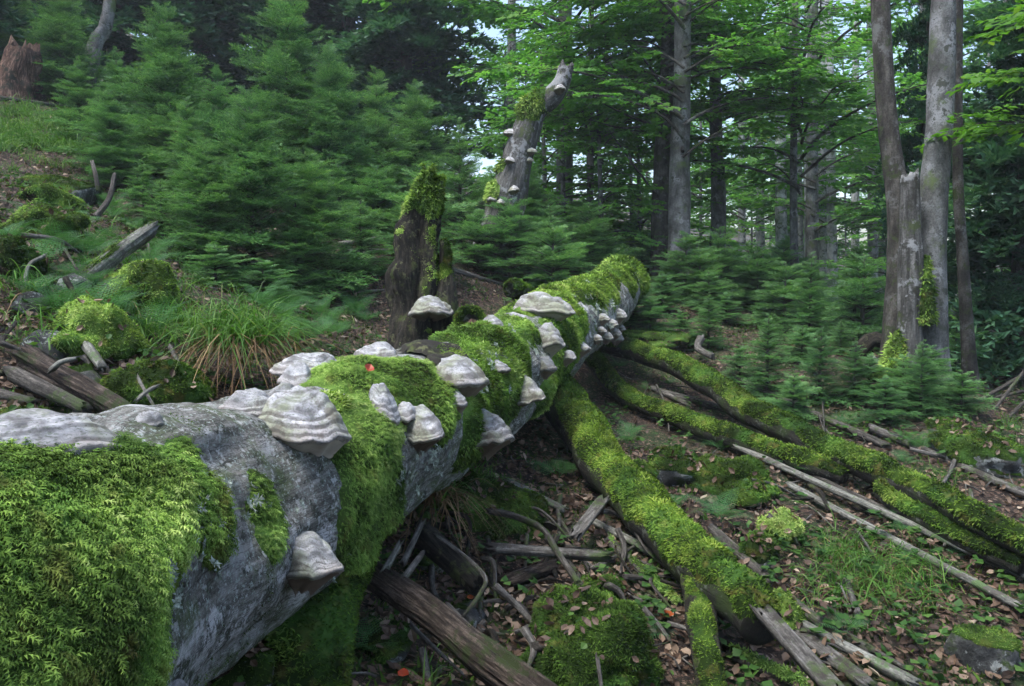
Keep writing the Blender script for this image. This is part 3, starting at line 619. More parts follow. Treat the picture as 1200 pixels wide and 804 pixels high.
# ------------------------------------------------------------------ scatter on the forest floor
rng = np.random.default_rng(5)
LEAF = (np.array([[0, 0, 0], [-.32, .35, .10], [.32, .35, .10], [-.26, .72, .06], [.26, .72, .06], [0, 1, .0], [0, .36, -.02], [0, .72, -.05]]),
        np.array([[0, 6, 1], [0, 2, 6], [1, 6, 7], [1, 7, 3], [6, 2, 4], [6, 4, 7], [3, 7, 5], [7, 4, 5]]))
CURL = (np.array([[0, 0, 0], [-.3, .3, .22], [.34, .35, .12], [-.22, .72, .30], [.30, .7, .2], [.02, 1, .30], [0, .36, 0], [.02, .72, .05]]), LEAF[1])
def front_points(n, dmin, dmax, hw=.72, power=1.6):
    u = rng.uniform(0, 1, n); d = dmin * (dmax / dmin) ** (u ** (1 / power)); x = rng.uniform(-hw, hw, n) * d
    return x, d
def slope_normal(x, y):
    e = .06; zx = (terrain(x + e, y) - terrain(x - e, y)) / (2 * e); zy = (terrain(x, y + e) - terrain(x, y - e)) / (2 * e)
    return unit(np.stack([-zx, -zy, np.ones_like(zx)], -1))
x, y = front_points(42000, 2.0, 22.0)
lit = .5 + .8 * fbm(n2(x * .5, y * .5), 3, 71)
keep = rng.uniform(0, 1, len(x)) < np.clip(1.9 * lit - .35 + .25 * (x > 0), .04, 1); x, y = x[keep], y[keep]; n = len(x)
P = np.stack([x, y, terrain(x, y) + rng.uniform(.002, .03, n)], -1); NN = slope_normal(x, y) + rng.normal(0, .35, (n, 3))
sz = rng.uniform(.028, .066, n); M = frames(NN, rng=rng) * sz[:, None, None]
near = np.zeros(n, bool); order = np.argsort(np.linalg.norm(P - CAM, axis=1) + np.abs(P[:, 0] / P[:, 1]) * 20 * (np.abs(P[:, 0] / P[:, 1]) > .62)); near[order[:220]] = True
mb = MB(); half = rng.uniform(0, 1, n) < .5; vv = np.clip(rng.beta(1.6, 1.7, n), 0, 1)
far = y > 6.5; SIMP = (CURL[0][[0, 1, 2, 5]], np.array([[0, 2, 1], [1, 2, 3]]))
for T, h in ((LEAF, half & ~near & ~far), (CURL, ~half & ~near & ~far), (SIMP, far & ~near)):
    a, b_ = inst(T[0], T[1], P[h], M[h]); mb.add(a, b_, np.repeat(vv[h], len(T[0])))
o = link('leaf_litter', mb.mesh('leaf_litter', False), MAT['litter']); tag(o, 'brown fallen beech leaves scattered over the forest floor', 'leaf litter', kind='stuff')
lm = []
for T in (LEAF, CURL):
    for v in (.2, .45, .7, .92):
        lm.append(MB().add(T[0], T[1], v).mesh('fallen_leaf', False))
for k, i in enumerate(order[:220]):
    o = link('fallen_leaf', lm[k % 8], MAT['litter'], ground)
    o.matrix_local = Matrix(np.vstack([np.c_[M[i], P[i]], [0, 0, 0, 1]]).tolist())
# low moss film and herbs on the floor
x, y = front_points(42000, 2.2, 16.0)
gm = fbm(n2(x * 1.1, y * 1.1), 3, 55); keep = gm > np.where(x < -.3, -.35, .0); x, y = x[keep], y[keep]; n = len(x)
P = np.stack([x, y, terrain(x, y) - .004], -1); s_ = rng.uniform(.02, .05, n)
M = frames(slope_normal(x, y) + rng.normal(0, .5, (n, 3)), rng=rng) * np.stack([s_ * .4, s_ * .8, s_], -1)[:, None, :]
a, b_ = inst(BLADE[0], BLADE[1], P, M); o = link('ground_moss', MB().add(a, b_, np.repeat(np.clip(rng.normal(.45, .2, n), 0, 1), len(BLADE[0]))).mesh('ground_moss'), MAT['moss_dark']); tag(o, 'low green moss creeping over the forest floor', 'moss', kind='stuff')
x, y = front_points(2600, 3.0, 18.0); gm = fbm(n2(x * .7, y * .7), 3, 58) + .25 * (x > 1); keep = gm > .08; x, y = x[keep], y[keep]
hv = MB()
for q in range(3):
    n = len(x); xx = x + rng.normal(0, .04, n); yy = y + rng.normal(0, .04, n); P = np.stack([xx, yy, terrain(xx, yy) + rng.uniform(.03, .10, n)], -1)
    for leaf in range(3):
        a, b_ = inst(SIMP[0] * [1.6, 1, .5], SIMP[1], P, frames(np.array([0, 0, 1.]) + rng.normal(0, .25, (n, 3)), rng=rng) * rng.uniform(.025, .055, n)[:, None, None]); hv.add(a, b_, np.repeat(rng.uniform(.1, 1, n), 4))
o = link('ground_herbs', hv.mesh('ground_herbs', False), MAT['herb']); tag(o, 'tiny leafy seedlings and sorrel dotting the forest floor', 'ground cover', kind='stuff')
for (px, py, mt, nm, lab, s_, d) in ((425, 453, 'red_leaf', 'fallen_leaf', 'red fallen leaf on the moss in front of the rotten stub', .07, None), (866, 748, 'yellow_leaf', 'fallen_leaf', 'yellow leaf beneath the broken end of the forked limb', .06, 0),
        (773, 728, 'orange_leaf', 'fallen_leaf', 'orange leaf beside the mossy mound near the forked limb', .07, 0), (466, 797, 'red_leaf', 'fallen_leaf', 'rust red leaf at the bottom edge under the rotten beam', .06, 0), (548, 706, 'orange_leaf', 'fallen_leaf', 'orange leaf in the hollow behind the rotten beam', .05, 0), (705, 572, 'red_leaf', 'fallen_leaf', 'red leaf in the litter left of the forked limb', .05, 0)):
    if d is None:
        p, nn = pick(px, py); p = p + nn * .07
    else: p = ground_at(px, py); nn = np.array([0, -.3, 1.0]); p = p + [0, 0, .035]
    mb = MB(); a, b_ = inst(CURL[0], CURL[1], p[None], frames(unit(nn)[None], rng=rng) * s_); mb.add(a, b_, .5); solo(nm, mb, MAT[mt], lab, 'leaf', smooth=False)
print('litter', time.time() - T0)

# ------------------------------------------------------------------ rocks and moss mounds
def ico(sub):
    import bmesh
    bm = bmesh.new(); bmesh.ops.create_icosphere(bm, subdivisions=sub, radius=1); V = np.array([v.co[:] for v in bm.verts]); F = np.array([[v.index for v in f.verts] for f in bm.faces]); bm.free(); return V, F
ICO = ico(4)
def rock(px, py, wpx, hpx, label, seed, moss=.3, d=None, name='rock', mat='rock', mm='moss_dark', sharp=.08, dens=11000, size=.0105, ydepth=1.3, thick=.03, grp=None):
    """px,py = centre of the visible shape; stands on the ground below it"""
    g = ground_at(px, py + hpx * .35) if d is None else at(px, py, d)
    dist = (g - CAM)[1]; rx = wpx / 2 / FPX * dist; rz = hpx / FPX * dist * (.5 if sharp else .66)
    c = g.copy(); c[1] += rx * .3 * ydepth; c[2] = (g[2] if d is None else g[2]) + ((rz * .12 if sharp else rz * .08) if d is None else 0)
    V = ICO[0]; Q1 = np.linalg.qr(np.random.default_rng(seed).normal(0, 1, (3, 3)))[0]; Q2 = np.linalg.qr(np.random.default_rng(seed + 1).normal(0, 1, (3, 3)))[0]
    k = 1 + (.28 if sharp else .85) * .6 * (fbm(V @ Q1 * 1.4 + seed, 3, seed) + fbm(V @ Q2 * 1.9 + seed, 3, seed + 3)) + .10 * fbm(V @ Q2 * 6, 2, seed)
    if sharp:
        rg = np.random.default_rng(seed)
        for _ in range(13):
            a = unit(rg.normal(0, 1, 3)); h = rg.uniform(.5, .85); dt = V @ a; k = np.minimum(k, np.where(dt > .3, h / np.maximum(dt, .3) * (1 - sharp) + k * sharp, k))
    V = V * k[:, None] * [rx, rx * ydepth, rz] + c
    th = thing(name, label, 'rock' if name == 'rock' else 'moss mound', (c[0], c[1], c[2] - rz), grp)
    part('stone' if name == 'rock' else 'core', MB().add(V, ICO[1], .5), MAT[mat], th)
    N = vnormals(V, ICO[1]); m_ = N[:, 2] * .6 + (.4 if sharp else .55) * fbm(V * 3, 3, seed + 9) + moss * .8 - .3
    mo = moss_mb(V, ICO[1], m_, thick, dens, size, np.random.default_rng(seed), per=2, N=N)
    if mo: part('moss', mo, MAT[mm], th, kind='stuff')
    if not sharp or moss > .25:
        rg = np.random.default_rng(seed + 500); nn_ = int(8 + wpx * .28); Pl, Nl, _, _ = scatter(V, ICO[1], nn_, rg, np.clip(N[:, 2], 0, 1) ** 2, N)
        a_, b_ = inst(CURL[0], CURL[1], Pl + Nl * thick, frames(Nl + rg.normal(0, .4, Nl.shape), rng=rg) * rg.uniform(.03, .06, (nn_, 1, 1))); part('fallen_leaves', MB().add(a_, b_, np.repeat(rg.uniform(.1, .9, nn_), 8)), MAT['litter'], th, False, 'stuff')
        nb_ = 9; Pl, Nl, _, _ = scatter(V, ICO[1], nb_, rg, np.clip(N[:, 2], 0, 1), N); q = [Pl, Nl]
        a_, b_ = inst(LEAF[0] * [1.4, 1, 1], LEAF[1], Pl + Nl * (thick + .03), frames(Nl + rg.normal(0, .5, Nl.shape), rng=rg) * rg.uniform(.02, .04, (nb_, 1, 1))); part('sprigs', MB().add(a_, b_, np.repeat(rg.uniform(.1, .9, nb_), 8)), MAT['herb'], th, False, 'stuff')
    return th
rock(1150, 750, 95, 70, 'angular grey rock with patchy moss at the lower right edge', 1, .05)
rock(893, 640, 60, 60, 'mossy boulder between the forked limb and the grass', 2, .45)
rock(1165, 520, 120, 60, 'low mossy boulder below the dead branches at the right edge', 3, .35)
rock(1120, 500, 60, 30, 'small mossy stone left of the low right boulder', 4, .5)
rock(790, 545, 90, 60, 'dark mossy boulder under the two long limbs', 5, .3)
rock(700, 770, 150, 80, 'big fern green moss mound at bottom centre', 6, .75, name='moss_mound', mat='soil', sharp=0, thick=.05, size=.011, dens=16000)
rock(590, 600, 90, 50, 'mossy hump under the trunk beside the grass', 7, .6, name='moss_mound', mat='soil', sharp=0)
rock(860, 560, 90, 40, 'mossy hump in the litter below the lower limb', 8, .55, name='moss_mound', mat='soil', sharp=0)
rock(915, 615, 40, 40, 'small bright moss cushion above the grass', 9, .8, name='moss_mound', mat='soil', sharp=0, mm='moss')
rock(920, 725, 40, 44, 'small bright moss cushion behind the crossed planks', 10, .9, name='moss_mound', mat='soil', sharp=0, mm='moss')
rock(155, 335, 76, 62, 'rounded moss hummock beside the weathered log', 11, .9, name='moss_mound', mat='soil', sharp=0, mm='moss', dens=11000)
rock(100, 385, 80, 62, 'moss hummock above the dark stick, nearest the left edge', 12, .85, name='moss_mound', mat='soil', sharp=0, mm='moss', dens=11000)
rock(175, 440, 130, 92, 'large dark moss covered boulder behind the trunk', 13, .7, mat='rock', sharp=.6)
rock(65, 212, 90, 55, 'dark overhanging rock with mossy top under the grassy bank', 14, .2, mat='rock')
rock(45, 262, 66, 44, 'bright moss cushion below the overhanging rock', 15, .95, name='moss_mound', mat='soil', sharp=0, mm='moss')
rock(52, 232, 56, 26, 'upper moss cushion touching the overhanging rock', 16, .95, name='moss_mound', mat='soil', sharp=0, mm='moss')
rock(10, 300, 50, 60, 'moss hummock cut by the left edge', 17, .8, name='moss_mound', mat='soil', sharp=0)
rock(20, 490, 60, 50, 'dim mossy stone at the left edge above the white fungus', 18, .4)
rock(45, 395, 60, 60, 'dark wet stone in the hollow at left', 19, -.1)
rock(80, 330, 50, 40, 'bluish stone left of the weathered log', 20, -.1)
rock(30, 350, 46, 44, 'grey stone by the curved pale stick', 21, -.1)
rock(90, 440, 60, 40, 'dark stone under the split log', 22, 0)
rock(285, 790, 100, 60, 'dim mossy stone under the trunk at the bottom edge', 23, .3)
rock(450, 740, 70, 70, 'mossy stone under the trunk in front of the rotten beam', 24, .3)
rock(1026, 425, 22, 36, 'pointed pale stone at the foot of the triple trunk', 25, -.3, sharp=.1)
rock(550, 720, 60, 36, 'flat dark stone in the hollow', 26, -.1)
rock(545, 585, 90, 44, 'mossy hump under the flat topped fungus', 27, .7, name='moss_mound', mat='soil', sharp=0)
rock(700, 700, 50, 40, 'moss cushion on the shoulder of the big mound', 28, .8, name='moss_mound', mat='soil', sharp=0)
rock(770, 395, 80, 16, 'low bright moss patch above the long limb', 29, .8, name='moss_mound', mat='soil', sharp=0, mm='moss', dens=4000)
rock(745, 560, 60, 30, 'moss cushion right of the forked limb', 30, .7, name='moss_mound', mat='soil', sharp=0)
rock(500, 650, 60, 40, 'dark stone under the trunk behind the pale stubs', 31, .1)
print('rocks', time.time() - T0)

# ------------------------------------------------------------------ dead wood
def pole(name, label, pts, rpx, mat, seed, cat='branch', lift=.6, n=10, amp=.12, ridge=.15, squash=1.0, jag=.03, taper=.75, d=None, moss=None, straight=True, freq=5.0):
    """pts: pixels on the ground (px,py) or (px,py,d) for points held in the air"""
    W = []
    for q in pts:
        W.append(at(*q) if len(q) == 3 else ground_at(*q))
    if len(pts) == 2 and len(pts[0]) == 2 and len(pts[1]) == 2:
        u_ = np.linspace(.05, .95, 12)[:, None]; L_ = W[0] * (1 - u_) + W[1] * u_; dz = np.max(terrain(L_[:, 0], L_[:, 1]) - L_[:, 2]); W = [w_ + np.array([0, 0, max(0, dz) * .85]) for w_ in W]
    W = np.array(W); rad = np.array([rpx / FPX * (p - CAM)[1] for p in W]); rad = np.full(len(W), rad.mean()) * np.linspace(1, taper, len(W))
    for i, q in enumerate(pts):
        if len(q) == 2: W[i, 2] += rad[i] * lift
    mb = tube_mb(W, rad, max(.02, rad.mean() * .9), n, amp, freq, ridge=ridge, seed=seed, jag=jag * 1.0, squash=squash)
    loc = np.array([W[:, 0].mean(), W[:, 1].mean(), W[:, 2].min()])
    if moss:
        th = thing(name, label, cat, loc); limb_o = part('wood', mb, MAT[mat], th); V, F = ovals(mb); F = F[(F < len(V)).all(1)]; N = vnormals(V, F)
        mo = moss_mb(V, F, N[:, 2] * .6 + .4 * fbm(V * 3, 3, seed) + moss, .015, 9000, .015, np.random.default_rng(seed), per=2, N=N)
        if mo: part('moss', mo, MAT['moss'], th, kind='stuff')
        return th
    return solo(name, mb, MAT[mat], label, cat, loc=loc)
def plank(name, label, p0, p1, wpx, tpx, mat, seed, lift=.5, roll=0.0):
    """flat weathered split board with worn, uneven ends"""
    a = at(*p0) if len(p0) == 3 else ground_at(*p0) + [0, 0, .04]; b_ = at(*p1) if len(p1) == 3 else ground_at(*p1) + [0, 0, .04]
    d = ((a - CAM)[1] + (b_ - CAM)[1]) / 2; w_, t_ = wpx / FPX * d / 2, tpx / FPX * d / 2
    ax = unit(b_ - a); view = unit((a + b_) / 2 - CAM); upv = unit(np.cross(np.cross(ax, np.array([0, 0, 1.0]) + .35 * -view), ax)); sd = np.cross(ax, upv)
    sd, upv = sd * math.cos(roll) + upv * math.sin(roll), upv * math.cos(roll) - sd * math.sin(roll)
    L = np.linalg.norm(b_ - a); m = max(6, int(L / .03)); prof = [(-1, -.8), (-.5, -1), (0, -.9), (.5, -1), (1, -.8), (1, .5), (.85, 1), (.5, .85), (.2, 1), (-.2, .9), (-.55, 1), (-.9, .9), (-1, .5)]; n = len(prof)
    V = np.zeros((m, n, 3))
    for i in range(m):
        s_ = i / (m - 1); c = a + ax * L * s_
        for j, (u, v) in enumerate(prof):
            off = 0
            if i in (0, m - 1): off = (.05 + .5 * w_) * math.sin(j * 2.3 + seed) * (1 if i else -1) * .8
            V[i, j] = c + ax * off + sd * u * w_ + upv * v * t_
    V = V.reshape(-1, 3); gz = np.stack([np.tile([p[0] * 3 for p in prof], m), np.tile([p[1] for p in prof], m), np.repeat(np.linspace(0, L * 1.5, m), n)], -1) + seed
    V += upv * (t_ * .7 * fbm(gz, 3, seed))[:, None] + sd * (w_ * .25 * fbm(gz * .6, 3, seed + 1))[:, None]
    aa = np.arange(m - 1)[:, None] * n + np.arange(n)[None]; bb = np.arange(m - 1)[:, None] * n + (np.arange(n)[None] + 1) % n
    mb = MB().add(V, np.stack([aa, bb, bb + n, aa + n], -1).reshape(-1, 4), .5, np.stack([np.tile([p[0] * w_ for p in prof], m), np.tile([p[1] * t_ for p in prof], m), np.repeat(np.linspace(0, L * .12, m), n)], -1) + seed * .37); mb.grain = True
    for ring, fl in ((np.arange(n), 1), ((m - 1) * n + np.arange(n), 0)):
        k0 = mb.n; mb.V.append(V[ring].mean(0)[None]); mb.G.append(mb.G[0][ring].mean(0)[None]); mb.var.append(np.array([.3])); mb.n += 1
        tri = np.stack([ring, np.roll(ring, -1), np.full(n, k0)], -1); mb.F3.append(tri[:, ::-1] if fl else tri)
    return solo(name, mb, MAT[mat], label, 'plank')
# right-hand side poles and planks
pole('weathered_pole', 'long pale split pole, upper one of the parallel pair on the right', [(862, 535), (1240, 708)], 6.5, 'pale_wood', 1, squash=.8, lift=1.1)
pole('weathered_pole', 'long pale split pole, lower one of the parallel pair on the right', [(925, 580), (1240, 750)], 6.5, 'pale_wood', 2, squash=.8, lift=1.1)
pole('weathered_pole', 'thin dark pole lying under the long mossy limb', [(925, 552), (1150, 658)], 5.0, 'dark_stick', 3)
pole('weathered_pole', 'dark pole behind the long limb, running below the young spruces', [(862, 447), (1040, 527)], 5.0, 'dark_stick', 4)
pole('weathered_pole', 'grey pole crossing the right edge above the long limb', [(1020, 508), (1230, 600)], 6.0, 'grey_wood', 5)
pole('weathered_pole', 'dark thick pole between the pale pair at the right edge', [(1010, 600), (1240, 700)], 6.0, 'dark_stick', 6)
pole('mossy_pole', 'green mossy pole sloping from the boulder to the crossed planks', [(835, 625), (940, 718), (1020, 768)], 8.0, 'dark_stick', 7, moss=.0)
pole('mossy_pole', 'dull green pole at the bottom edge beneath the forked limb', [(850, 768), (950, 812)], 9.0, 'grey_wood', 8, moss=-.15)
plank('weathered_plank', 'wide grey plank leaning at the broken end of the forked limb', (895, 716, 3.4), (985, 815, 2.95), 26, 9, 'grey_wood', 9)
plank('weathered_plank', 'grey plank lying right beside the wide leaning plank', (928, 744), (1015, 812), 20, 8, 'grey_wood', 10)
plank('weathered_plank', 'pale narrow plank, rightmost of the crossed planks', (934, 738), (1070, 810), 13, 9, 'pale_wood', 11)
pole('dead_stick', 'short grey stick among the grass on the right', [(990, 680), (1010, 735)], 5.0, 'grey_wood', 12)
pole('dead_stick', 'brown stick below the boulder and above the litter', [(940, 720), (1060, 790)], 4.0, 'dark_stick', 13)
# central hollow
pole('rotten_beam', 'massive split rotten beam sloping out of the hollow under the trunk', [(418, 662, 3.5), (505, 720, 3.05), (560, 765, 2.85), (650, 830, 2.6)], 21, 'rot_wood', 14, cat='log', n=40, amp=.16, ridge=.35, jag=.05, taper=.95, moss=-.75)
pole('dead_stick', 'dark crooked root arching over the hollow', [(572, 598, 4.6), (605, 605, 4.5), (636, 620, 4.35), (655, 650, 4.1), (680, 686, 3.8)], 4.5, 'dark_stick', 15, ridge=.3, amp=.35)
plank('weathered_plank', 'pale board sloping under the grass beside the mossy hump', (596, 571), (660, 604), 9, 5, 'pale_wood', 16)
plank('weathered_plank', 'flat grey board propped left of the forked limb', (674, 628, 4.5), (707, 585, 4.9), 15, 5, 'grey_wood', 17)
plank('weathered_plank', 'grey board lying level across the hollow', (572, 642, 4.25), (712, 652, 4.2), 13, 9, 'grey_wood', 18)
plank('weathered_plank', 'pale board running down beneath the forked limb', (690, 616), (775, 660), 9, 6, 'pale_wood', 19)
pole('mossy_pole', 'mossy stick descending toward the big moss mound', [(712, 638), (797, 716)], 6.5, 'dark_stick', 20, moss=-.2)
pole('dead_stick', 'thick black log end deep in the hollow', [(497, 628, 3.95), (562, 688, 3.6)], 17, 'dark_rot', 21, cat='log', n=24, ridge=.2)
pole('dead_stick', 'thin pale root hooked along the black log end', [(511, 628, 3.8), (545, 652, 3.65), (569, 678, 3.5), (560, 700, 3.45), (546, 718, 3.4)], 3.0, 'grey_wood', 22)
pole('dead_stick', 'short pale stub, left one standing on the rotten beam', [(450, 670, 3.3), (466, 641, 3.4)], 5.0, 'pale_wood', 23)
pole('dead_stick', 'short pale stub, right one standing on the rotten beam', [(470, 682, 3.25), (494, 650, 3.4)], 5.0, 'grey_wood', 24)
pole('dead_stick', 'grey stick by the trunk behind the two pale stubs', [(472, 660, 3.6), (496, 610, 3.8)], 4.0, 'grey_wood', 25)
pole('dead_stick', 'pale stick lying right of the big moss mound', [(748, 717), (768, 734), (795, 746)], 5.0, 'pale_wood', 26)
pole('dead_stick', 'thin twig crossing from the level board to the limb', [(655, 638), (737, 700)], 2.0, 'grey_wood', 27)
pole('mossy_pole', 'thick mossy branch half buried behind the crooked root', [(583, 577), (650, 622)], 11, 'dark_rot', 28, moss=.0)
pole('dead_stick', 'thin bent twig by the orange leaf', [(738, 700), (800, 718)], 2.2, 'grey_wood', 29)
pole('dead_stick', 'crumbling piece of wood in the middle of the hollow', [(590, 690), (650, 668)], 11, 'rot_wood', 30, n=18, ridge=.4)
pole('dead_stick', 'dark stick lying on the leaves behind the rotten beam', [(560, 715), (625, 705)], 5, 'dark_stick', 31)
pole('dead_stick', 'dark stick under the bright end of the forked limb', [(850, 760), (905, 790)], 9, 'dark_rot', 32)
pole('dead_stick', 'thin grey stick standing in the big moss mound', [(700, 770, 2.75), (706, 815, 2.65)], 3.0, 'grey_wood', 33)
pole('dead_stick', 'broken bark slab in the litter between the limbs', [(772, 462), (850, 482)], 5, 'grey_wood', 34)
pole('dead_stick', 'grey stick between the two long limbs', [(765, 458), (810, 478)], 4, 'grey_wood', 35)
# left bank
pole('weathered_log', 'pale barkless log leaning on the mossy left bank', [(70, 360, 5.3), (120, 310, 5.6), (176, 268, 5.95)], 12, 'pale_wood', 40, cat='log', n=30, ridge=.3, amp=.2, jag=.1, moss=-.3)
pole('split_log', 'brown splintered log lying behind the trunk at left', [(28, 416, 4.0), (100, 456, 3.75), (172, 500, 3.5)], 15, 'rot_wood', 41, cat='log', n=36, ridge=.42, jag=.08)
pole('dead_stick', 'pale snapped twig on the splintered log', [(62, 432, 3.75), (72, 424, 3.75), (90, 420, 3.78)], 3.5, 'pale_wood', 42)
pole('dead_stick', 'grey green stick pointing down between the moss hummocks', [(90, 390, 4.5), (119, 430, 4.15)], 7, 'pale_wood', 43)
pole('dead_stick', 'thick grey branch under the splintered log', [(15, 438, 3.9), (102, 480, 3.6)], 10, 'dark_stick', 44, n=16)
pole('dead_stick', 'curved pale stick standing at the left edge', [(22, 366, 4.9), (28, 335, 5.0), (35, 310, 5.05), (50, 301, 5.1)], 3.0, 'pale_wood', 45)
pole('dead_stick', 'white twig tip beside the large mossy boulder', [(160, 470, 3.6), (172, 459, 3.65), (186, 451, 3.7)], 3.0, 'pale_wood', 46)
pole('dead_stick', 'thin brown twig crossing the white twig tip', [(163, 445, 3.8), (172, 462, 3.7), (188, 488, 3.55)], 2.2, 'grey_wood', 47)
pole('dead_stick', 'lower dark branch at the far left edge', [(-10, 460, 3.8), (40, 472, 3.7)], 8, 'dark_stick', 48)
pole('tree_root', 'grey twisted root under the young spruces at left', [(112, 255, 7.2), (128, 232, 7.3), (134, 205, 7.4)], 3.5, 'dark_stick', 49, cat='root')
pole('tree_root', 'shorter grey root left of the twisted one', [(116, 225, 7.4), (112, 205, 7.4), (108, 190, 7.5)], 3, 'dark_stick', 50, cat='root')
pole('dead_stick', 'long thin twig lying on the upper left bank', [(50, 95), (115, 125)], 2.5, 'grey_wood', 51)
pole('dead_stick', 'dark twig across the top of the grassy bank', [(0, 118), (100, 130)], 2.5, 'dark_stick', 52)
# sticks behind the stub
for i, (a, b_, r_, lab) in enumerate((((395, 296), (470, 282), 3, 'upper pale stick of the pile behind the rotten stub'), ((405, 302), (470, 300), 3, 'lower pale stick of the pile behind the rotten stub'), ((400, 290), (440, 305), 2.5, 'short stick crossing the pile behind the rotten stub'),
        ((530, 318), (590, 335), 3, 'grey stick in the brown litter right of the rotten stub'), ((545, 305), (600, 325), 2.5, 'thin stick at the top of the litter right of the rotten stub'), ((385, 345), (450, 343), 2.5, 'thin reddish twig lying left of the rotten stub'))):
    pole('dead_stick', lab, [a, b_], r_, 'pale_wood' if i < 3 else 'grey_wood', 60 + i)
# dead branch pile at the right edge
for i, (a, b_, lab) in enumerate((((1130, 480, 8.3), (1215, 430, 8.3), 'top dead branch of the heap at the right edge'), ((1125, 475, 8.4), (1215, 455, 8.2), 'middle dead branch of the heap at the right edge'), ((1150, 500, 8.0), (1200, 435, 8.2), 'steep dead branch of the heap at the right edge'), ((1165, 505, 7.9), (1210, 462, 8.0), 'front dead branch of the heap at the right edge'))):
    pole('dead_branch', lab, [a, b_], 2.8, 'dark_stick', 80 + i)
pole('dead_stick', 'grey snapped stake in the litter above the long limb', [(822, 395, 9.8), (818, 408, 9.7), (835, 418, 9.4)], 5, 'grey_wood', 90)
pole('dead_stick', 'dark twig leaving the trunk at the fungus cluster', [(728, 388), (748, 410)], 2.5, 'dark_stick', 91)
# tangle in the hollow and between the limbs
for i in range(124):
    if i >= 88: px, py = rng.uniform(480, 800), rng.uniform(580, 790)
    elif i >= 64: px, py = rng.uniform(-10, 210), rng.uniform(290, 470)
    elif i < 40: px, py = rng.uniform(500, 800), rng.uniform(590, 800)
    else: px, py = rng.uniform(700, 1190), rng.uniform(440, 640)
    a_ = rng.normal(.55, .55) if rng.uniform() < .75 else rng.uniform(0, 3.14); l_ = rng.uniform(25, 75); g1 = ground_at(px, py); g2 = ground_at(px + l_ * math.cos(a_), min(830, py + l_ * math.sin(a_))); g1[2] += rng.uniform(.02, .16); g2[2] += rng.uniform(.01, .05); md = (g1 + g2) / 2 + rng.normal(0, .03, 3)
    r_ = rng.uniform(.006, .020) * (1.5 if i >= 108 else 1); solo('dead_stick', tube_mb([g1, md, g2], [r_, r_ * .85, r_ * .5], .03, 7, .25, 9, ridge=.15, jag=.01, seed=i), MAT[('dark_stick', 'grey_wood', 'dark_rot', 'dark_stick')[i % 4]], 'thin dead stick in the tangle on the ground under the forked limb' if i < 40 or i >= 88 else 'thin dead stick lying in the litter around the long mossy limbs' if i < 64 else 'thin dead stick strewn over the mossy left slope', 'branch', 'sticks tangled under the forked limb' if i < 40 or i >= 88 else 'sticks around the long limbs' if i < 64 else 'sticks on the left slope')
# random small twigs among the litter
tw = MB()
for i in range(420):
    x_, y_ = front_points(1, 2.6, 14); a_ = rng.uniform(0, 6.28); l_ = rng.uniform(.08, .45); p = np.array([x_[0], y_[0], tz(x_[0], y_[0]) + .015]); q = p + [math.cos(a_) * l_, math.sin(a_) * l_, 0]; q[2] = tz(q[0], q[1]) + .02
    mid = (p + q) / 2 + rng.normal(0, .03, 3); tube_mb([p, mid, q], [.006, .005, .003], .08, 4, .1, 5, seed=i, mb=tw, var=rng.uniform(.2, 1), cap=False)
o = link('twig_litter', tw.mesh('twig_litter'), MAT['grey_wood']); tag(o, 'small broken twigs strewn over the forest floor', 'twigs', kind='stuff')
print('wood', time.time() - T0)

# ------------------------------------------------------------------ grass, sedge and ferns
def blades(P, dirs, lens, wid, rng, bend=.6, seg=5):
    """curved strips: P base, dirs initial direction"""
    n = len(P); mb = MB(); t_ = np.linspace(0, 1, seg + 1)
    hz = dirs * [1, 1, 0]; hz = unit(hz); C = P[:, None] + dirs[:, None] * (lens[:, None] * t_)[..., None] + (hz[:, None] * .35 - np.array([0, 0, 1.0])) * (bend[:, None] * lens[:, None] * t_ ** 2.2)[..., None]
    sd = unit(np.cross(dirs, np.array([0, 0, 1.0])) + rng.normal(0, .15, (n, 3))); wd_ = wid[:, None] * np.clip(1.05 - t_ ** 2, .04, 1)
    V = np.stack([C - sd[:, None] * wd_[..., None], C + sd[:, None] * wd_[..., None]], 2).reshape(-1, 3)
    k = (seg + 1) * 2; f = np.array([[2 * i, 2 * i + 1, 2 * i + 3, 2 * i + 2] for i in range(seg)]); F = (f[None] + (np.arange(n) * k)[:, None, None]).reshape(-1, 4)
    return mb.add(V, F, np.repeat(np.clip(rng.normal(.5, .25, n), 0, 1), k))
def tuft(px, py, label, n, L, W, seed, name='grass_tuft', spread=.06, bend=(.3, .9), tilt=.6, dead=0, d=None, deadL=1.0, up=1.0):
    rg = np.random.default_rng(seed); c = ground_at(px, py) if d is None else at(px, py, d); th = thing(name, label, 'grass', c)
    def mkb(n, L, tl, bd, m, nm):
        a = rg.uniform(0, 6.283, n); P = c + np.stack([rg.normal(0, spread, n), rg.normal(0, spread, n), np.full(n, -.02)], -1); tl_ = np.abs(rg.normal(0, tl, n))
        D = unit(np.stack([np.cos(a) * tl_, np.sin(a) * tl_, np.full(n, up)], -1)); part(nm, blades(P, D, L * rg.uniform(.45, 1.1, n), np.full(n, W) * rg.uniform(.6, 1.2, n), rg, rg.uniform(bd[0], bd[1], n)), MAT[m], th, kind='stuff')
    mkb(n, L, tilt, bend, 'grass', 'green_blades')
    if dead: mkb(dead, L * deadL, 1.3, (1.1, 1.7), 'withered', 'withered_blades')
    return th
tuft(285, 398, 'large sedge tuft with brown hanging skirt behind the trunk', 620, .60, .0045, 1, 'sedge_tuft', .10, (.35, 1.1), .8, 240, deadL=.8, d=4.75)
tuft(215, 385, 'long bladed grass tuft between hummock and sedge', 150, .5, .004, 2, 'sedge_tuft', .1, (.2, .8), .5, 20)
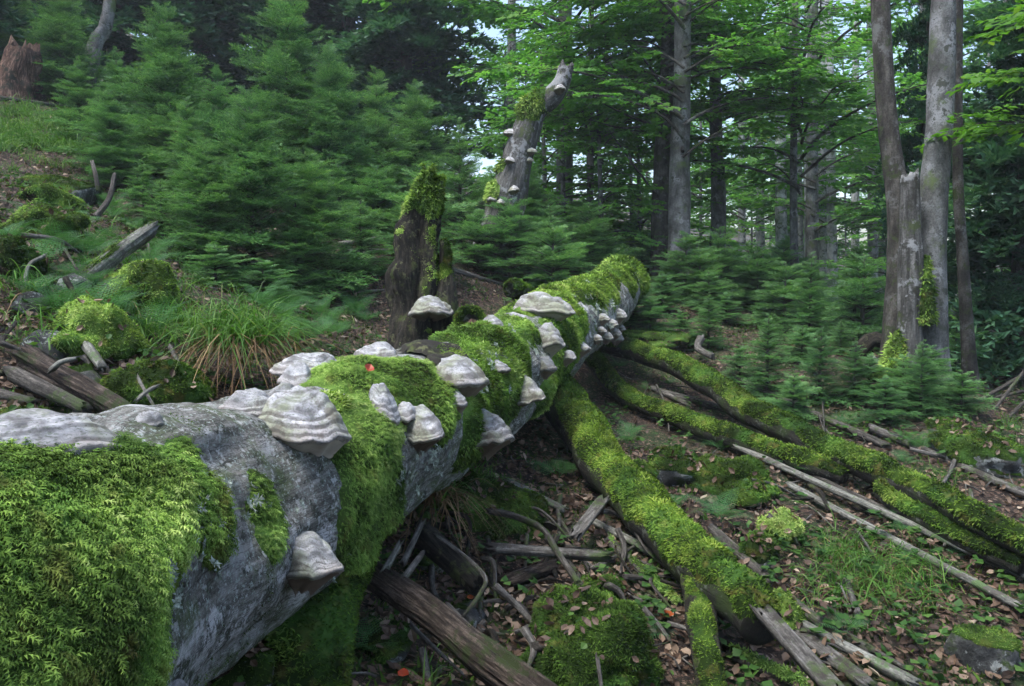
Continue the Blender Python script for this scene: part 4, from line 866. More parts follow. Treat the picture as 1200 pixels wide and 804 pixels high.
tuft(195, 345, 'tall thin grass standing above the left hummock', 60, .55, .004, 3, spread=.08, tilt=.4)
tuft(160, 390, 'grass tuft on the near side of the left hummock', 100, .38, .004, 4, spread=.1, tilt=.5)
tuft(545, 585, 'bright grass tuft under the trunk beside the flat topped fungus', 190, .5, .004, 5, spread=.09, tilt=.7, dead=60, deadL=.8)
tuft(515, 578, 'grass with brown hanging blades against the trunk belly', 60, .42, .004, 6, spread=.06, tilt=.8, dead=160, deadL=.9, d=4.4)
for i, (px, py, l_) in enumerate(((985, 655, 'left'), (1010, 675, 'middle'), (1045, 665, 'right'), (1000, 640, 'rearmost'), (975, 690, 'front'), (1060, 690, 'far right'))):
    tuft(px, py, l_ + ' clump of the wispy grass patch below the pale poles', 150, .42, .0028, 10 + i, spread=.13, tilt=.75, bend=(.5, 1.2), dead=40)
tuft(500, 800, 'grass sprig at the bottom edge under the rotten beam', 40, .25, .003, 20, spread=.05, tilt=.8)
for i in range(46):
    px = rng.uniform(-20, 125); py = rng.uniform(128, 182) + max(0, (px - 60) * .15)
    tuft(px, py, 'bright grass clump on the steep bank at upper left', 110, .5, .006, 100 + i, spread=.12, tilt=.5, bend=(.4, 1.1)).__setitem__('group', 'grass clumps on the upper left bank')
for i in range(60):
    px, py = rng.uniform(0, 300), rng.uniform(180, 420)
    tuft(px, py, 'grass sprig among the mossy stones of the left slope', 45, .3, .0038, 500 + i, spread=.12, tilt=.6, bend=(.4, 1.1), dead=8)['group'] = 'grass sprigs on the left slope'
for i, (px, py, lab) in enumerate(((75, 262, 'grass sprig between the bright moss cushions'), (70, 248, 'small grass sprig above the bright moss cushion'), (560, 555, 'grass blades under the double layered hoof fungus'), (660, 405, 'thin grass at the belly of the far trunk'), (1175, 500, 'grass at the right edge above the low boulder'), (1100, 560, 'grass sprig between long limb and right boulder'), (340, 395, 'grass tuft right of the sedge'), (395, 380, 'grass sprig behind the flat fungus plate'), (10, 200, 'grass hanging over the left edge of the dark rock'))):
    tuft(px, py, lab, 60, .3, .0032, 200 + i, spread=.07, tilt=.6)

def frond_mesh(seed, L=1.0, npin=19):
    rg = np.random.default_rng(seed); mb = MB(); s_ = np.linspace(0, 1, npin * 2 + 6); arch = lambda u: np.array([0, u * .93, .55 * u - .62 * u ** 2.2]) * L
    C = np.array([arch(u) for u in s_]); tube_mb(C[::3], np.linspace(.006, .0015, len(C[::3])) * L, .1 * L, 4, 0, 1, mb=mb, var=.3, cap=False)
    for i in range(npin):
        u = .16 + .82 * (i / (npin - 1)); base = arch(u); tg = unit(arch(min(1, u + .02)) - arch(u - .02)); wl_ = L * .30 * math.sin(min(1, (1 - u) * 1.25 + .06) * math.pi / 2) * (.65 + .35 * min(1, u * 4))
        for sd in (-1, 1):
            dirv = unit(np.array([sd, 0, 0]) + tg * .45 + np.array([0, 0, -.12])); nrm = unit(np.cross(tg, np.array([1.0, 0, 0]))); side = tg
            k = 6; pv = []; pf = []
            for j in range(k):                                  # toothed pinna
                a = base + dirv * wl_ * j / k; b_ = base + dirv * wl_ * (j + 1) / k; ww = wl_ * .062 * (1 - .7 * j / k)
                q = len(pv); pv += [a, b_, (a + b_) / 2 + dirv * ww * .4 + side * ww, (a + b_) / 2 + dirv * ww * .4 - side * ww]; pf += [(q, q + 1, q + 2), (q, q + 3, q + 1)]
            mb.add(np.array(pv), np.array(pf), np.clip(rg.normal(.5, .15), 0, 1))
    return mb.mesh('frond', False)
FR = [frond_mesh(i) for i in range(3)]
def fern(px, py, label, L, n, seed, d=None, az=None, lift=.0):
    rg = np.random.default_rng(seed); c = ground_at(px, py) if d is None else at(px, py, d); th = thing('fern', label, 'fern', c, 'ferns on the forest floor')
    for i in range(n):
        o = link('frond', FR[(seed + i) % 3], MAT['fern'], th); a = (i * 6.283 / n + rg.uniform(-.3, .3)) if az is None else az + rg.uniform(-.8, .8); s_ = 1.2 * L * rg.uniform(.7, 1.1)
        o.scale = (s_, s_, s_); o.rotation_euler = (rg.uniform(.25, .8) + lift, rg.uniform(-.25, .25), a)
    return th
for i, (px, py, L_, n_, lab) in enumerate(((845, 612, .28, 6, 'fern right of the forked limb, above the boulder'), (655, 560, .30, 7, 'bluish fern left of the forked limb'), (735, 520, .24, 5, 'fern between forked limb and lower long limb'), (845, 530, .26, 6, 'dark fern drooping below the lower long limb'), (1000, 500, .24, 6, 'pale fern behind the long limb'), (1135, 610, .22, 5, 'fern sprouting behind the long limb near the right edge'),
        (725, 432, .26, 5, 'fern in the dark corner where the limbs leave the trunk'), (350, 345, .42, 8, 'big fern beneath the dense spruce'), (330, 360, .38, 7, 'fern left of the flat fungus, below the dense spruce'), (375, 370, .34, 7, 'fern between sedge and rotten stub'), (330, 400, .30, 6, 'fern just behind the jutting layered fungus'), (395, 395, .26, 6, 'low fern touching the flat fungus plate'), (205, 268, .30, 3, 'single arching fern at the top of the weathered log'), (790, 550, .24, 5, 'small fern over the dark boulder under the limbs'),
        (735, 770, .22, 6, 'fern growing on the big moss mound'), (990, 745, .16, 5, 'tiny fern in the litter beside the planks'), (1080, 530, .26, 6, 'fern beside the low right boulder'), (940, 560, .2, 5, 'fern sprig by the end of the lower limb'), (440, 770, .2, 5, 'small fern in the dark under the rotten beam'), (1060, 545, .2, 5, 'fern squeezed between poles and long limb'))):
    fern(px, py, lab, L_, n_, 300 + i)
for i in range(96):
    if i >= 70: px, py = rng.uniform(0, 210), rng.uniform(175, 400)
    elif i < 42: px, py = rng.uniform(690, 1195), rng.uniform(395, 660)
    elif i < 58: px, py = rng.uniform(300, 460), rng.uniform(300, 400)
    else: px, py = rng.uniform(110, 300), rng.uniform(240, 330)
    fern(px, py, ('small fern sprig in the litter of the right slope', 'fern in the green gap between sedge and rotten stub', 'fern under the skirts of the left young spruces')[0 if i < 42 else 1 if i < 58 else 2] if i < 70 else 'fern tucked between the stones of the left slope', rng.uniform(.1, .18) if i < 42 else rng.uniform(.26, .4), 5 if i < 42 else 7, 400 + i)['group'] = ('fern sprigs on the right slope', 'ferns left of the rotten stub', 'ferns under the young spruces', 'ferns on the left slope')[0 if i < 42 else 1 if i < 58 else 2 if i < 70 else 3]
print('plants', time.time() - T0)

# ------------------------------------------------------------------ young spruces
def spruce_branch(seed, needles=1.0, droop=.25, nl=.028, gap=.02, nw=.16):
    """a flat feathery bough 1 m long along +X: wood lines and needle triangles"""
    rg = np.random.default_rng(seed); S = []           # shoots: start, dir, length
    def stem(u): return np.array([u, 0, .10 * math.sin(u * 3) - droop * u * u + .14 * max(0, u - .7)])
    S.append((None, None, 1.0)); k = 0
    for u in np.arange(.14, .97, .06):
        for sd in (-1, 1):
            k += 1; u_ = u + rg.uniform(-.015, .015); L = (.44 * (1 - u_) ** .8 + .06) * rg.uniform(.7, 1.15) * (.55 + .45 * min(1, u_ * 3)); a = R(rg.uniform(42, 62)) * sd
            d = unit(np.array([math.cos(a), math.sin(a), rg.uniform(-.4, .38)])); b_ = stem(u_); S.append((b_, d, L))
            for v in np.arange(.3, .95, .13 / max(L, .12)):
                for s2 in (-1, 1):
                    a2 = a + s2 * R(rg.uniform(38, 58)); l2 = L * .38 * (1 - v) + .035; S.append((b_ + d * L * v, unit(np.array([math.cos(a2), math.sin(a2), rg.uniform(-.5, .45)])), l2))
    P = []; D = []; A = []
    for b_, d, L in S:
        m = max(2, int(L / gap * needles)); u = (np.arange(m) + rg.uniform(0, 1)) / m
        if b_ is None: pts = np.array([stem(x) for x in u]); dd = np.tile([1.0, 0, -.1], (m, 1))
        else: pts = b_ + d * (u * L)[:, None] + np.array([0, 0, -.06 * L]) * (u ** 2)[:, None]; dd = np.tile(d, (m, 1))
        for sd in (-1, 1):
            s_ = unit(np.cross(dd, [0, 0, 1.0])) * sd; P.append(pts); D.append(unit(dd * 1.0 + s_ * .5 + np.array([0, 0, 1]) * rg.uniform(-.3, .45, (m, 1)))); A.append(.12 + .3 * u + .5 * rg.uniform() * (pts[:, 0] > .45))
    P = np.concatenate(P); D = np.concatenate(D); A = np.concatenate(A); n = len(P); tri = np.array([[-nw / 2, 0, 0], [nw / 2, 0, 0], [0, 0, 1.0]])
    V, F = inst(tri, np.array([[0, 1, 2]]), P, frames(D, rng=rg) * nl); wood = []
    return V, F, np.repeat(np.clip(A + rg.normal(0, .12, n), 0, 1), 3)
def spruce_mesh(seed, H=3.0, Rb=.95, whorl=.17, nb=6, base=.02, needles=1.0, gap=.02, nl=.03, shape=.9, droop=.3, elev0=.0, leader=True, nw=.16):
    rg = np.random.default_rng(seed); B = [spruce_branch(seed * 10 + i, needles, droop, nl, gap, nw) for i in range(3)]; mb = MB(); wd_ = MB(); z = H * base
    while z < H * .975:
        f = (z / H); L = Rb * (1 - f) ** shape * rg.uniform(.9, 1.1) + .05; n = nb if f < .85 else 4; a0 = rg.uniform(0, 6.28)
        for i in range(n):
            a = a0 + i * 6.283 / n + rg.uniform(-.25, .25); l = L * rg.uniform(.5, 1.25); el = elev0 + .75 * f ** 1.5 + rg.uniform(-.2, .3); V, F, v = B[rg.integers(3)]
            # short boughs keep needles at full size: thin them by taking part of the triangles
            if l < .45:
                nt_ = len(F); kp = rg.uniform(0, 1, nt_) < max(.18, (l / .45) ** 1.3); V = V.reshape(-1, 3, 3)[kp]; v = v.reshape(-1, 3)[kp].ravel(); c_ = V[:, :2].mean(1, keepdims=True); V = (c_ + (V - c_) * min(2.0, (.45 / l) ** .8)).reshape(-1, 3); F = np.arange(len(V)).reshape(-1, 3)
            ca, sa, ce, se = math.cos(a), math.sin(a), math.cos(el), math.sin(el)
            M = np.array([[ca * ce, -sa, -ca * se], [sa * ce, ca, -sa * se], [se, 0, ce]]) * l; zz = z + rg.uniform(-.9, .9) * whorl
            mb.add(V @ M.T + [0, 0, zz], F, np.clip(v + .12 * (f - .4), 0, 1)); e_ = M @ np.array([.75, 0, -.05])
            wd_.add(np.array([[0, 0, zz + .012], [0, 0, zz - .012], [e_[0], e_[1], zz + e_[2]]]), np.array([[0, 1, 2]]), .5)
        z += whorl * (1 - .35 * f) * rg.uniform(.85, 1.15)
    if leader:
        V, F, v = B[0]; kp = np.abs(V.reshape(-1, 3, 3)[:, 0, 1]) < .03; V = V.reshape(-1, 3, 3)[kp].reshape(-1, 3); l = H * .12
        mb.add(np.stack([V[:, 1] * .6, V[:, 2] * .3, V[:, 0]], -1) * l + [0, 0, H * .93], np.arange(len(V)).reshape(-1, 3), .8)
    tr = tube_mb([(0, 0, -.4), (0, 0, H * .5), (0, 0, H)], [.018 * H * .8 + .01, .01 * H + .006, .004], .25, 8, .1, 4, seed=seed); wv = wd_.V; 
    tr.add(np.concatenate(wd_.V), np.concatenate(wd_.F3), .5)
    return tr.mesh('trunk'), mb.mesh('crown', False)
SPR = {}
def spruce_kind(key, **k): SPR[key] = (spruce_mesh(**k), k.get('H', 3.0))
spruce_kind('bushy', seed=1, H=3.0, Rb=1.12, whorl=.14, nb=8, shape=.52, nw=.32, nl=.044, gap=.035, droop=.16, elev0=.12)
spruce_kind('young', seed=2, H=3.0, Rb=1.0, whorl=.16, nb=7, nw=.3, nl=.044, gap=.03, droop=.18, elev0=.16, shape=.58)
spruce_kind('slim', seed=3, H=2.0, Rb=.7, whorl=.13, nb=6, nw=.3, nl=.046, gap=.034, droop=.18, elev0=.12, shape=.75)
spruce_kind('small', seed=4, H=1.1, Rb=.55, whorl=.11, nb=6, gap=.026, nl=.045, nw=.28, droop=.15, elev0=.1, shape=.7)
spruce_kind('tall', seed=5, H=14.0, Rb=2.9, whorl=.52, nb=7, base=.06, gap=.05, nl=.08, shape=.8, droop=.4, nw=.5)
print('spruce protos', [len(v[0][1].polygons) for v in SPR.values()], time.time() - T0)
def spruce(kind, px, d, top, label, group='young spruces on the slope', wide=1.0, mat='needle', lean=(0, 0), base=None):
    (tm, cm), H = SPR[kind]; x, y = (at(px, 402, d)[:2] if base is None else base); z0 = tz(x, y); h = max(.4, at(px, top, d)[2] - z0); s_ = h / H
    th = thing('spruce_tree', label, 'spruce', (x, y, z0), group, rng.uniform(0, 6.28)); th.scale = (s_ * wide, s_ * wide, s_); th.rotation_euler = (lean[0], lean[1], rng.uniform(0, 6.28))
    a = link('trunk', tm, MAT['dark_bark'], th); b_ = link('crown', cm, None, th)
    if not len(cm.materials): cm.materials.append(MAT['needle'])
    b_.material_slots[0].link = 'OBJECT'; b_.material_slots[0].material = MAT[mat]; return th
YS = [('slim', 900, 8.2, 372, 'soft spruce above the dark pole, left one of the pair by the long limb', 1.3), ('slim', 962, 8.0, 384, 'soft spruce above the dark pole, right one of the pair by the long limb', 1.3), ('small', 868, 8.8, 415, 'little spruce left of the soft pair', 1.6), ('slim', 1003, 7.9, 400, 'spruce before the upturned roots', 1.3), ('slim', 1082, 7.5, 402, 'nearest spruce before the triple trunk', 1.3), ('small', 1040, 7.3, 445, 'low spruce left of the nearest one by the triple trunk', 1.5), ('small', 932, 7.5, 440, 'low spruce skirt between the soft pair', 1.5),
      ('slim', 830, 10.2, 345, 'spruce above the snapped stake', 1.3), ('small', 797, 10.4, 368, 'low spruce left of the snapped stake', 1.6), ('small', 762, 10.6, 350, 'low spruce above the start of the long limb', 1.6), ('small', 742, 10.9, 330, 'low spruce touching the far trunk end', 1.6), ('small', 1130, 7.6, 440, 'low spruce by the dead branch heap', 1.5),
      ('bushy', 245, 8.3, 175, 'bushy spruce at the left front of the dense group', 1.2), ('bushy', 372, 8.9, 190, 'bushy spruce at the right front of the dense group', 1.2), ('young', 140, 9.8, 110, 'spruce overhanging the roots at left', 1.2), ('slim', 195, 8.4, 215, 'low spruce sheltering the top of the weathered log', 1.5), ('young', 105, 11.5, 80, 'spruce at the end of the grassy bank', 1.2), ('slim', 425, 9.6, 235, 'low spruce beside the rotten stub, left', 1.5), ('small', 310, 7.6, 310, 'low spruce skirt just above the ferns', 2.0), ('small', 255, 7.4, 300, 'low spruce above the grass and sedge', 2.0),
      ('bushy', 300, 8.6, 120, 'dense bushy spruce, nearest of the left group, above the sedge', 1.0), ('young', 228, 9.6, 125, 'young spruce with pale leader left of the dense bushy one', 1.0), ('bushy', 205, 11.5, 25, 'broad spruce with top near the upper left', 1.0),
      ('young', 345, 12.5, -10, 'tall yellowish young spruce reaching the top edge', 1.1), ('bushy', 392, 12, 70, 'soft spruce right of the tall yellowish one', 1.0), ('young', 150, 12.5, 70, 'spruce left of the broad upper left one', 1.0), ('young', 445, 13.5, 95, 'spruce above the rotten stub, left side', 1.1),
      ('slim', 540, 13, 148, 'slim pointed spruce left of the fungus covered snag', 1.1), ('bushy', 490, 15, 110, 'spruce behind the rotten stub', 1.1), ('young', 400, 10.5, 190, 'small spruce between dense spruce and rotten stub', 1.1), ('bushy', 450, 11.5, 220, 'low bushy spruce behind the sticks pile', 1.2),
      ('slim', 175, 8.6, 190, 'low spruce at the left foot of the dense group', 1.3), ('young', 265, 10.5, 90, 'spruce between the pale leader and the tall yellowish one', 1.0), ('slim', 350, 8.6, 230, 'short spruce on the right skirt of the dense one', 1.4),
      ('small', 598, 11.8, 238, 'small spruce at the foot of the fungus covered snag', 1.5), ('slim', 645, 12, 250, 'small spruce right of the snag foot', 1.4), ('small', 560, 11.8, 250, 'small spruce left of the snag foot', 1.5), ('slim', 690, 13.5, 262, 'spruce behind the far mossy trunk end', 1.4),
      ('slim', 742, 12.4, 308, 'short spruce right of the far trunk end', 1.5), ('small', 775, 12.0, 322, 'small spruce before the double beech trunk', 1.6), ('slim', 812, 13.0, 316, 'spruce at the foot of the double beech', 1.4), ('small', 850, 12.0, 345, 'low spruce right of the double beech', 1.7),
      ('young', 880, 14, 300, 'spruce below the forked beech', 1.2), ('slim', 948, 10.2, 300, 'pointed spruce with long leader left of the triple trunk', 1.2), ('slim', 905, 10.4, 372, 'bushy little spruce above the dark pole', 1.7), ('slim', 985, 9.6, 382, 'spruce right of the pointed one, left of the triple trunk', 1.6),
      ('small', 1060, 7.9, 420, 'small spruce in front of the triple trunk', 1.8), ('small', 1095, 8.1, 408, 'taller small spruce at the right foot of the triple trunk', 1.6), ('small', 1020, 8.0, 440, 'little spruce left of the triple trunk foot', 1.8), ('small', 940, 9.4, 405, 'low spruce at the dark pole', 1.8),
      ('slim', 1120, 10.5, 380, 'spruce behind the leaning dark stem', 1.4), ('young', 1000, 13.5, 290, 'spruce in the gap behind the triple trunk', 1.2), ('bushy', 620, 15, 200, 'dim spruce right behind the snag', 1.2), 
      ('bushy', 920, 18, 280, 'far bushy spruce before the pale distant stems', 1.2), ('young', 1170, 11, 330, 'spruce in the dark at the right edge', 1.4), ('bushy', 90, 15, 0, 'spruce behind the grassy bank', 1.1), ('young', 30, 17, -20, 'spruce behind the decayed stump', 1.3)]
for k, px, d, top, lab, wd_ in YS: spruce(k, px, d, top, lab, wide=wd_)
for i, (px, d, top, lab, wd_) in enumerate(((480, 21, -330, 'tall dark spruce at the top left of centre', .95), (415, 24, -420, 'tall dark spruce left of the darkest one', 1), (250, 22, -420, 'tall spruce behind the young group, above the dense spruce', 1), (150, 20, -450, 'tall spruce behind the bent pale stem', 1), (30, 21, -460, 'tall spruce at the upper left corner', 1), (330, 27, -420, 'tall spruce behind the yellowish young one', 1),
        (1190, 11.0, -380, 'dark tall spruce filling the right edge', .75), (1072, 14, -330, 'dark spruce behind the triple trunk', .34), (-60, 15, -460, 'tall spruce beyond the left edge', 1), (1290, 13, -400, 'tall spruce just beyond the right edge', .9))):
    spruce('tall', px, d, top, lab, 'tall spruces', wd_, 'needle_dark')
print('spruces', time.time() - T0)

# ------------------------------------------------------------------ beeches
LEAF2 = (np.array([[0, 0, 0], [-.30, .45, .06], [.30, .45, .06], [0, 1, -.05]]), np.array([[0, 2, 1], [1, 2, 3]]))
def spray(seed, n=26, L=.5, ls=.075):
    """flat twig with alternate leaves along +X"""
    rg = np.random.default_rng(seed); P = []; D = []
    for i in range(n // 2):
        u = (i + .5) / (n // 2)
        for sd in (-1, 1):
            tw_ = rg.integers(0, 2) ; off = rg.uniform(0, .16) * (1 - u * .6); a = R(rg.uniform(35, 60)) * sd; P.append([u * L, 0, 0] + np.array([math.cos(a), math.sin(a), 0]) * off); D.append([math.cos(a), math.sin(a), rg.uniform(-.3, .1)])
    P = np.array(P); D = np.array(D); Zn = np.array([0, 0, 1.]) + rg.normal(0, .28, (len(P), 3)); Yv = unit(D); Zn = unit(Zn - (Zn * Yv).sum(1, keepdims=True) * Yv); X = np.cross(Yv, Zn)
    M = np.stack([X, Yv, Zn], -1) * (ls * rg.uniform(.7, 1.2, (len(P), 1, 1))); V, F = inst(LEAF2[0], LEAF2[1], P, M); return V, F, len(P)
def crown_mesh(seed, z0, z1, nl, Lm, ls=.075, nspr=26, trunkx=None, avoid=False, dens=1.0, az=None, flat=.25, droopL=.0, step=.3):
    rg = np.random.default_rng(seed); SP = [spray(seed * 7 + i, nspr, .5, ls) for i in range(4)]; lf = MB(); wood = MB(); Ps = []; Ms = []; 
    for i in range(nl):
        z = z0 + (z1 - z0) * (i + rg.uniform(0, .9)) / nl; a = rg.uniform(0, 6.283) if az is None else az[0] + rg.uniform(-1, 1) * az[1]
        while avoid and math.cos(a + math.pi / 2) > .35: a = rg.uniform(0, 6.283)
        L = Lm * rg.uniform(.55, 1.1) * (1 - .35 * ((z - z0) / (z1 - z0 + .01))); tx = trunkx(z) if trunkx else np.zeros(2)
        pts = []; dirv = np.array([math.cos(a), math.sin(a)]); pos = np.array([tx[0], tx[1], z]); el = rg.uniform(.2, .7)
        m = 8
        for j in range(m + 1):
            pts.append(pos.copy()); a += rg.normal(0, .12); pos = pos + np.array([math.cos(a) * math.cos(el), math.sin(a) * math.cos(el), math.sin(el)]) * L / m; el = el - (.11 + droopL) + rg.normal(0, .05)
        pts = np.array(pts); tube_mb(pts, np.linspace(.009 * L + .005, .003, m + 1), .25, 5, 0, 1, mb=wood, cap=False)
        C = spline(pts, int(L / step) + 4)
        for j in range(2, len(C)):
            u = j / (len(C) - 1); tg = unit(C[j] - C[j - 1])
            for sd in (-1, 1):
                l2 = (.28 * L * (1 - u) + .22 * min(L, 1.5)) * rg.uniform(.5, 1.2); b_ = math.atan2(tg[1], tg[0]) + sd * R(rg.uniform(30, 65)); d2 = np.array([math.cos(b_), math.sin(b_), rg.uniform(-.15, .12)])
                wood.add(np.array([C[j], C[j] + [0, 0, .012], C[j] + d2 * l2]), np.array([[0, 1, 2]]), .5)
                for v in np.arange(.1, 1.01, .33 / max(l2, .3)):
                    if rg.uniform() > dens: continue
                    c_ = b_ + R(rg.uniform(-55, 55)); p = C[j] + d2 * l2 * v; x = np.array([math.cos(c_), math.sin(c_), rg.normal(-.12, .14)]); zz = np.array([0, 0, 1.0]) + rg.normal(0, flat, 3)
                    x = x / np.linalg.norm(x); y_ = np.cross(zz, x); y_ /= np.linalg.norm(y_); zz = np.cross(x, y_); Ps.append(p); Ms.append(np.stack([x, y_, zz], -1) * rg.uniform(.8, 1.2))
    Ps = np.array(Ps); Ms = np.array(Ms); kind = rg.integers(0, 4, len(Ps))
    for k in range(4):
        V, F, nl_ = SP[k]; h = kind == k; a_, b_ = inst(V, F, Ps[h], Ms[h]); base = np.repeat(np.clip(rg.normal(.45, .13, h.sum()), 0, 1), nl_); lf.add(a_, b_, np.repeat(np.clip(base + rg.normal(0, .13, len(base)), 0, 1), 4))
    return lf.mesh('crown', False), wood.mesh('branches')
def trunk_mb(pts, rad, seed, flare=1.5):
    pts = np.array(pts, float); rad = np.array(rad, float); p0 = pts[0]; d0 = unit(pts[1] - pts[0])
    pts = np.vstack([p0 - d0 * .3, p0 + d0 * .02, p0 + d0 * .35, pts[1:]]); rad = np.r_[rad[0] * flare * 1.15, rad[0] * flare, rad[0] * 1.1, rad[1:]]
    return tube_mb(pts, rad, .16, 16, .10, 2.0, ridge=.03, seed=seed)
def beech(px, d, pxt, label, r, crown=None, mat='beech_bark', top=-330, grp=None, name='beech_tree', mids=(), base_px=None, flare=1.5, rz=0, cs=1.0, leafmat='beech_leaf', seed=0):
    g = at(px, 402, d); x, y = g[:2]; z0 = tz(x, y); b_ = np.array([x, y, z0]); th = thing(name, label, 'beech', b_, grp)
    t_ = at(pxt, top, d); P = [b_] + [at(a, q, d) for a, q in mids] + [t_]; rr = np.linspace(r, r * .6, len(P)); part('trunk', trunk_mb(P, rr, int(px) + seed, flare), MAT[mat], th)
    if crown:
        c1, c2 = crown; o = link('crown', c1, None, th); 
        if not len(c1.materials): c1.materials.append(MAT['beech_leaf'])
        o.material_slots[0].link = 'OBJECT'; o.material_slots[0].material = MAT[leafmat]; o.rotation_euler = (0, 0, rz); o.scale = (cs,) * 3
        q = link('branches', c2, MAT['dark_bark'], th); q.rotation_euler = (0, 0, rz); q.scale = (cs,) * 3
    return th
CR = [crown_mesh(1, 2.2, 6.4, 24, 3.9, avoid=True, ls=.105, nspr=30, dens=.48), crown_mesh(2, 3.0, 6.6, 20, 3.4, avoid=True, ls=.105, nspr=30, dens=.48), crown_mesh(3, 2.6, 10.5, 28, 4.8, ls=.17, nspr=22, step=.55, dens=.8), crown_mesh(4, .4, 5.5, 28, 2.3, ls=.13, nspr=22, step=.4, dens=.55)]
print('crowns', [len(c[0].polygons) for c in CR], time.time() - T0)
beech(796, 14.2, 799, 'tall grey beech, front stem of the close pair', .21, CR[0], mids=((796, 200), (800, 60)), rz=.25, grp='beeches on the slope')
beech(774, 14.9, 790, 'dark stem standing behind the left side of the grey beech', .20, CR[1], mat='dark_bark', mids=((776, 200), (784, 60)), rz=-.3, grp='beeches on the slope')
beech(932, 15.5, 936, 'slender leafy beech left of the triple trunk', .085, CR[0], mids=((930, 200),), rz=1.9, grp='beeches on the slope', seed=5)
beech(690, 16.8, 694, 'slender leafy beech left of the close pair', .085, CR[0], mids=((692, 200),), rz=-1.6, grp='beeches on the slope', seed=6)
beech(838, 16.5, 832, 'slender beech with a side fork, right of the close pair', .17, CR[1], mids=((842, 230), (838, 100)), rz=.3, grp='beeches on the slope')
fk = bpy.context.scene.objects[-1]
th = beech(1088, 8.8, 1112, 'tall light beech, right stem of the triple trunk', .185, None, mids=((1092, 250), (1103, 100)), flare=1.35, grp='triple trunk at right')
th = beech(1052, 9.3, 1018, 'dark leaning stem, left of the triple trunk', .15, None, mat='dark_bark', mids=((1053, 250), (1036, 90)), grp='triple trunk at right')
sn = thing('broken_trunk', 'short broken grey stem in the middle of the triple trunk', 'snag', at(1068, 415, 8.6) * [1, 1, 1], 'triple trunk at right')
part('trunk', tube_mb([at(1066, 450, 8.6), at(1066, 380, 8.6), at(1067, 290, 8.62), at(1066, 203, 8.65)], [.18, .135, .125, .10], .06, 22, .12, 3, ridge=.12, jag=.12, seed=71), MAT['snag_bark'], sn)
# mossy skirt between the stems
V, F, t = tube([at(1083, 380, 8.55), at(1083, 340, 8.55), at(1084, 300, 8.6)], [.10, .075, .04], .03, 14, .2, 6, seed=8, cap=False); mo = moss_mb(V, F, np.ones(len(V)) * .4, .02, 5000, .03, rng); part('moss', mo, MAT['moss'], sn, kind='stuff')
V, F, t = tube([at(1040, 450, 8.3), at(1048, 420, 8.4), at(1052, 390, 8.6)], [.13, .09, .03], .03, 14, .2, 6, seed=18, cap=False); mo = moss_mb(V, F, np.ones(len(V)) * .4, .02, 5000, .03, rng); part('moss', mo, MAT['moss'], sn, kind='stuff')
th = beech(1141, 9.4, 1128, 'thin dark leaning stem right of the triple trunk', .075, None, mat='dark_bark', mids=((1128, 300), (1122, 150)), name='spruce_tree')
beech(108, 15.5, 140, 'bent pale stem near the top left corner', .16, None, mids=((112, 50), (127, 15)), mat='beech_bark', top=-150)
for i, (px, d, r, pt) in enumerate(((915, 27, .19, 912), (934, 31, .2, 930), (948, 30, .19, 946), (963, 34, .2, 962), (975, 29, .17, 968), (1022, 31, .18, 1018), (1033, 36, .18, 1030), (890, 36, .18, 886), (868, 33, .15, 868), (1000, 38, .18, 1004), (925, 40, .18, 926))):
    beech(px, d, pt, ('third', 'fifth', 'sixth', 'seventh', 'eighth', 'tenth', 'eleventh', 'second', 'first', 'ninth', 'fourth')[i] + ' pale stem from the left in the distant beech stand', r, CR[2] if i % 5 == 3 else None, mat='pale_bark', grp='distant pale beech stand', flare=1.2, rz=i * 1.3, seed=i, top=-200)
for i, (px, d, rz_, cs, lab) in enumerate(((660, 20, 1.0, 1.1, 'leafy beech behind the fungus covered snag'), (598, 33, 3.0, 1.0, 'hazy leafy beech at the top centre'), (950, 26, 4.0, 1.0, 'leafy beech over the distant pale stems'), (1080, 30, 2.0, 1.2, 'far beech behind the triple trunk'), (1180, 26, 1.4, 1.1, 'far beech at the right edge'))):
    beech(px, d, px + 4, lab, .2, CR[2], rz=rz_, cs=cs, grp='leafy beeches behind', seed=40 + i)
# bright maple boughs hanging at the upper right
mc = crown_mesh(9, 2.7, 4.4, 8, 1.6, ls=.11, nspr=20, dens=.9, az=(R(200), .9), droopL=.03)
g = at(1262, 402, 8.4); th = thing('maple_tree', 'bright green maple boughs hanging at the upper right', 'maple', (g[0], g[1], tz(g[0], g[1]))); link('crown', mc[0], MAT['maple_leaf'], th); link('branches', mc[1], MAT['dark_bark'], th)
part('trunk', trunk_mb([np.array(th.location), np.array(th.location) + [0, 0, 3], np.array(th.location) + [.1, 0, 6.5]], [.12, .1, .05], 3), MAT['beech_bark'], th)
# the fungus covered snag
sg = [at(578, 300, 12.1), at(594, 235, 12.1), at(606, 190, 12.1), at(615, 158, 12.1), at(626, 130, 12.1), at(646, 113, 12.1), at(659, 96, 12.1), at(664, 76, 12.1)]
th = thing('snag', 'leaning grey snag dotted with bracket fungi behind the rotten stub', 'snag', (sg[0][0], sg[0][1], tz(sg[0][0], sg[0][1])))
mb = tube_mb(sg, [.34, .29, .23, .215, .20, .17, .14, .11], .05, 26, .16, 2.6, ridge=.05, jag=.05, seed=77); part('trunk', mb, MAT['snag_bark'], th)
V, F = ovals(mb); N = vnormals(V, F); mo = moss_mb(V, F, blobmask(V, [(at(618, 122, 11.95), .32), (at(625, 118, 12.1), .3), (at(578, 225, 12.0), .2), (at(588, 195, 12.0), .15)]), .05, 4000, .03, rng, N=N)
if mo: part('moss', mo, MAT['moss'], th, kind='stuff')
sb = BVHTree.FromPolygons([tuple(v) for v in V], [tuple(f) for f in F.tolist()])
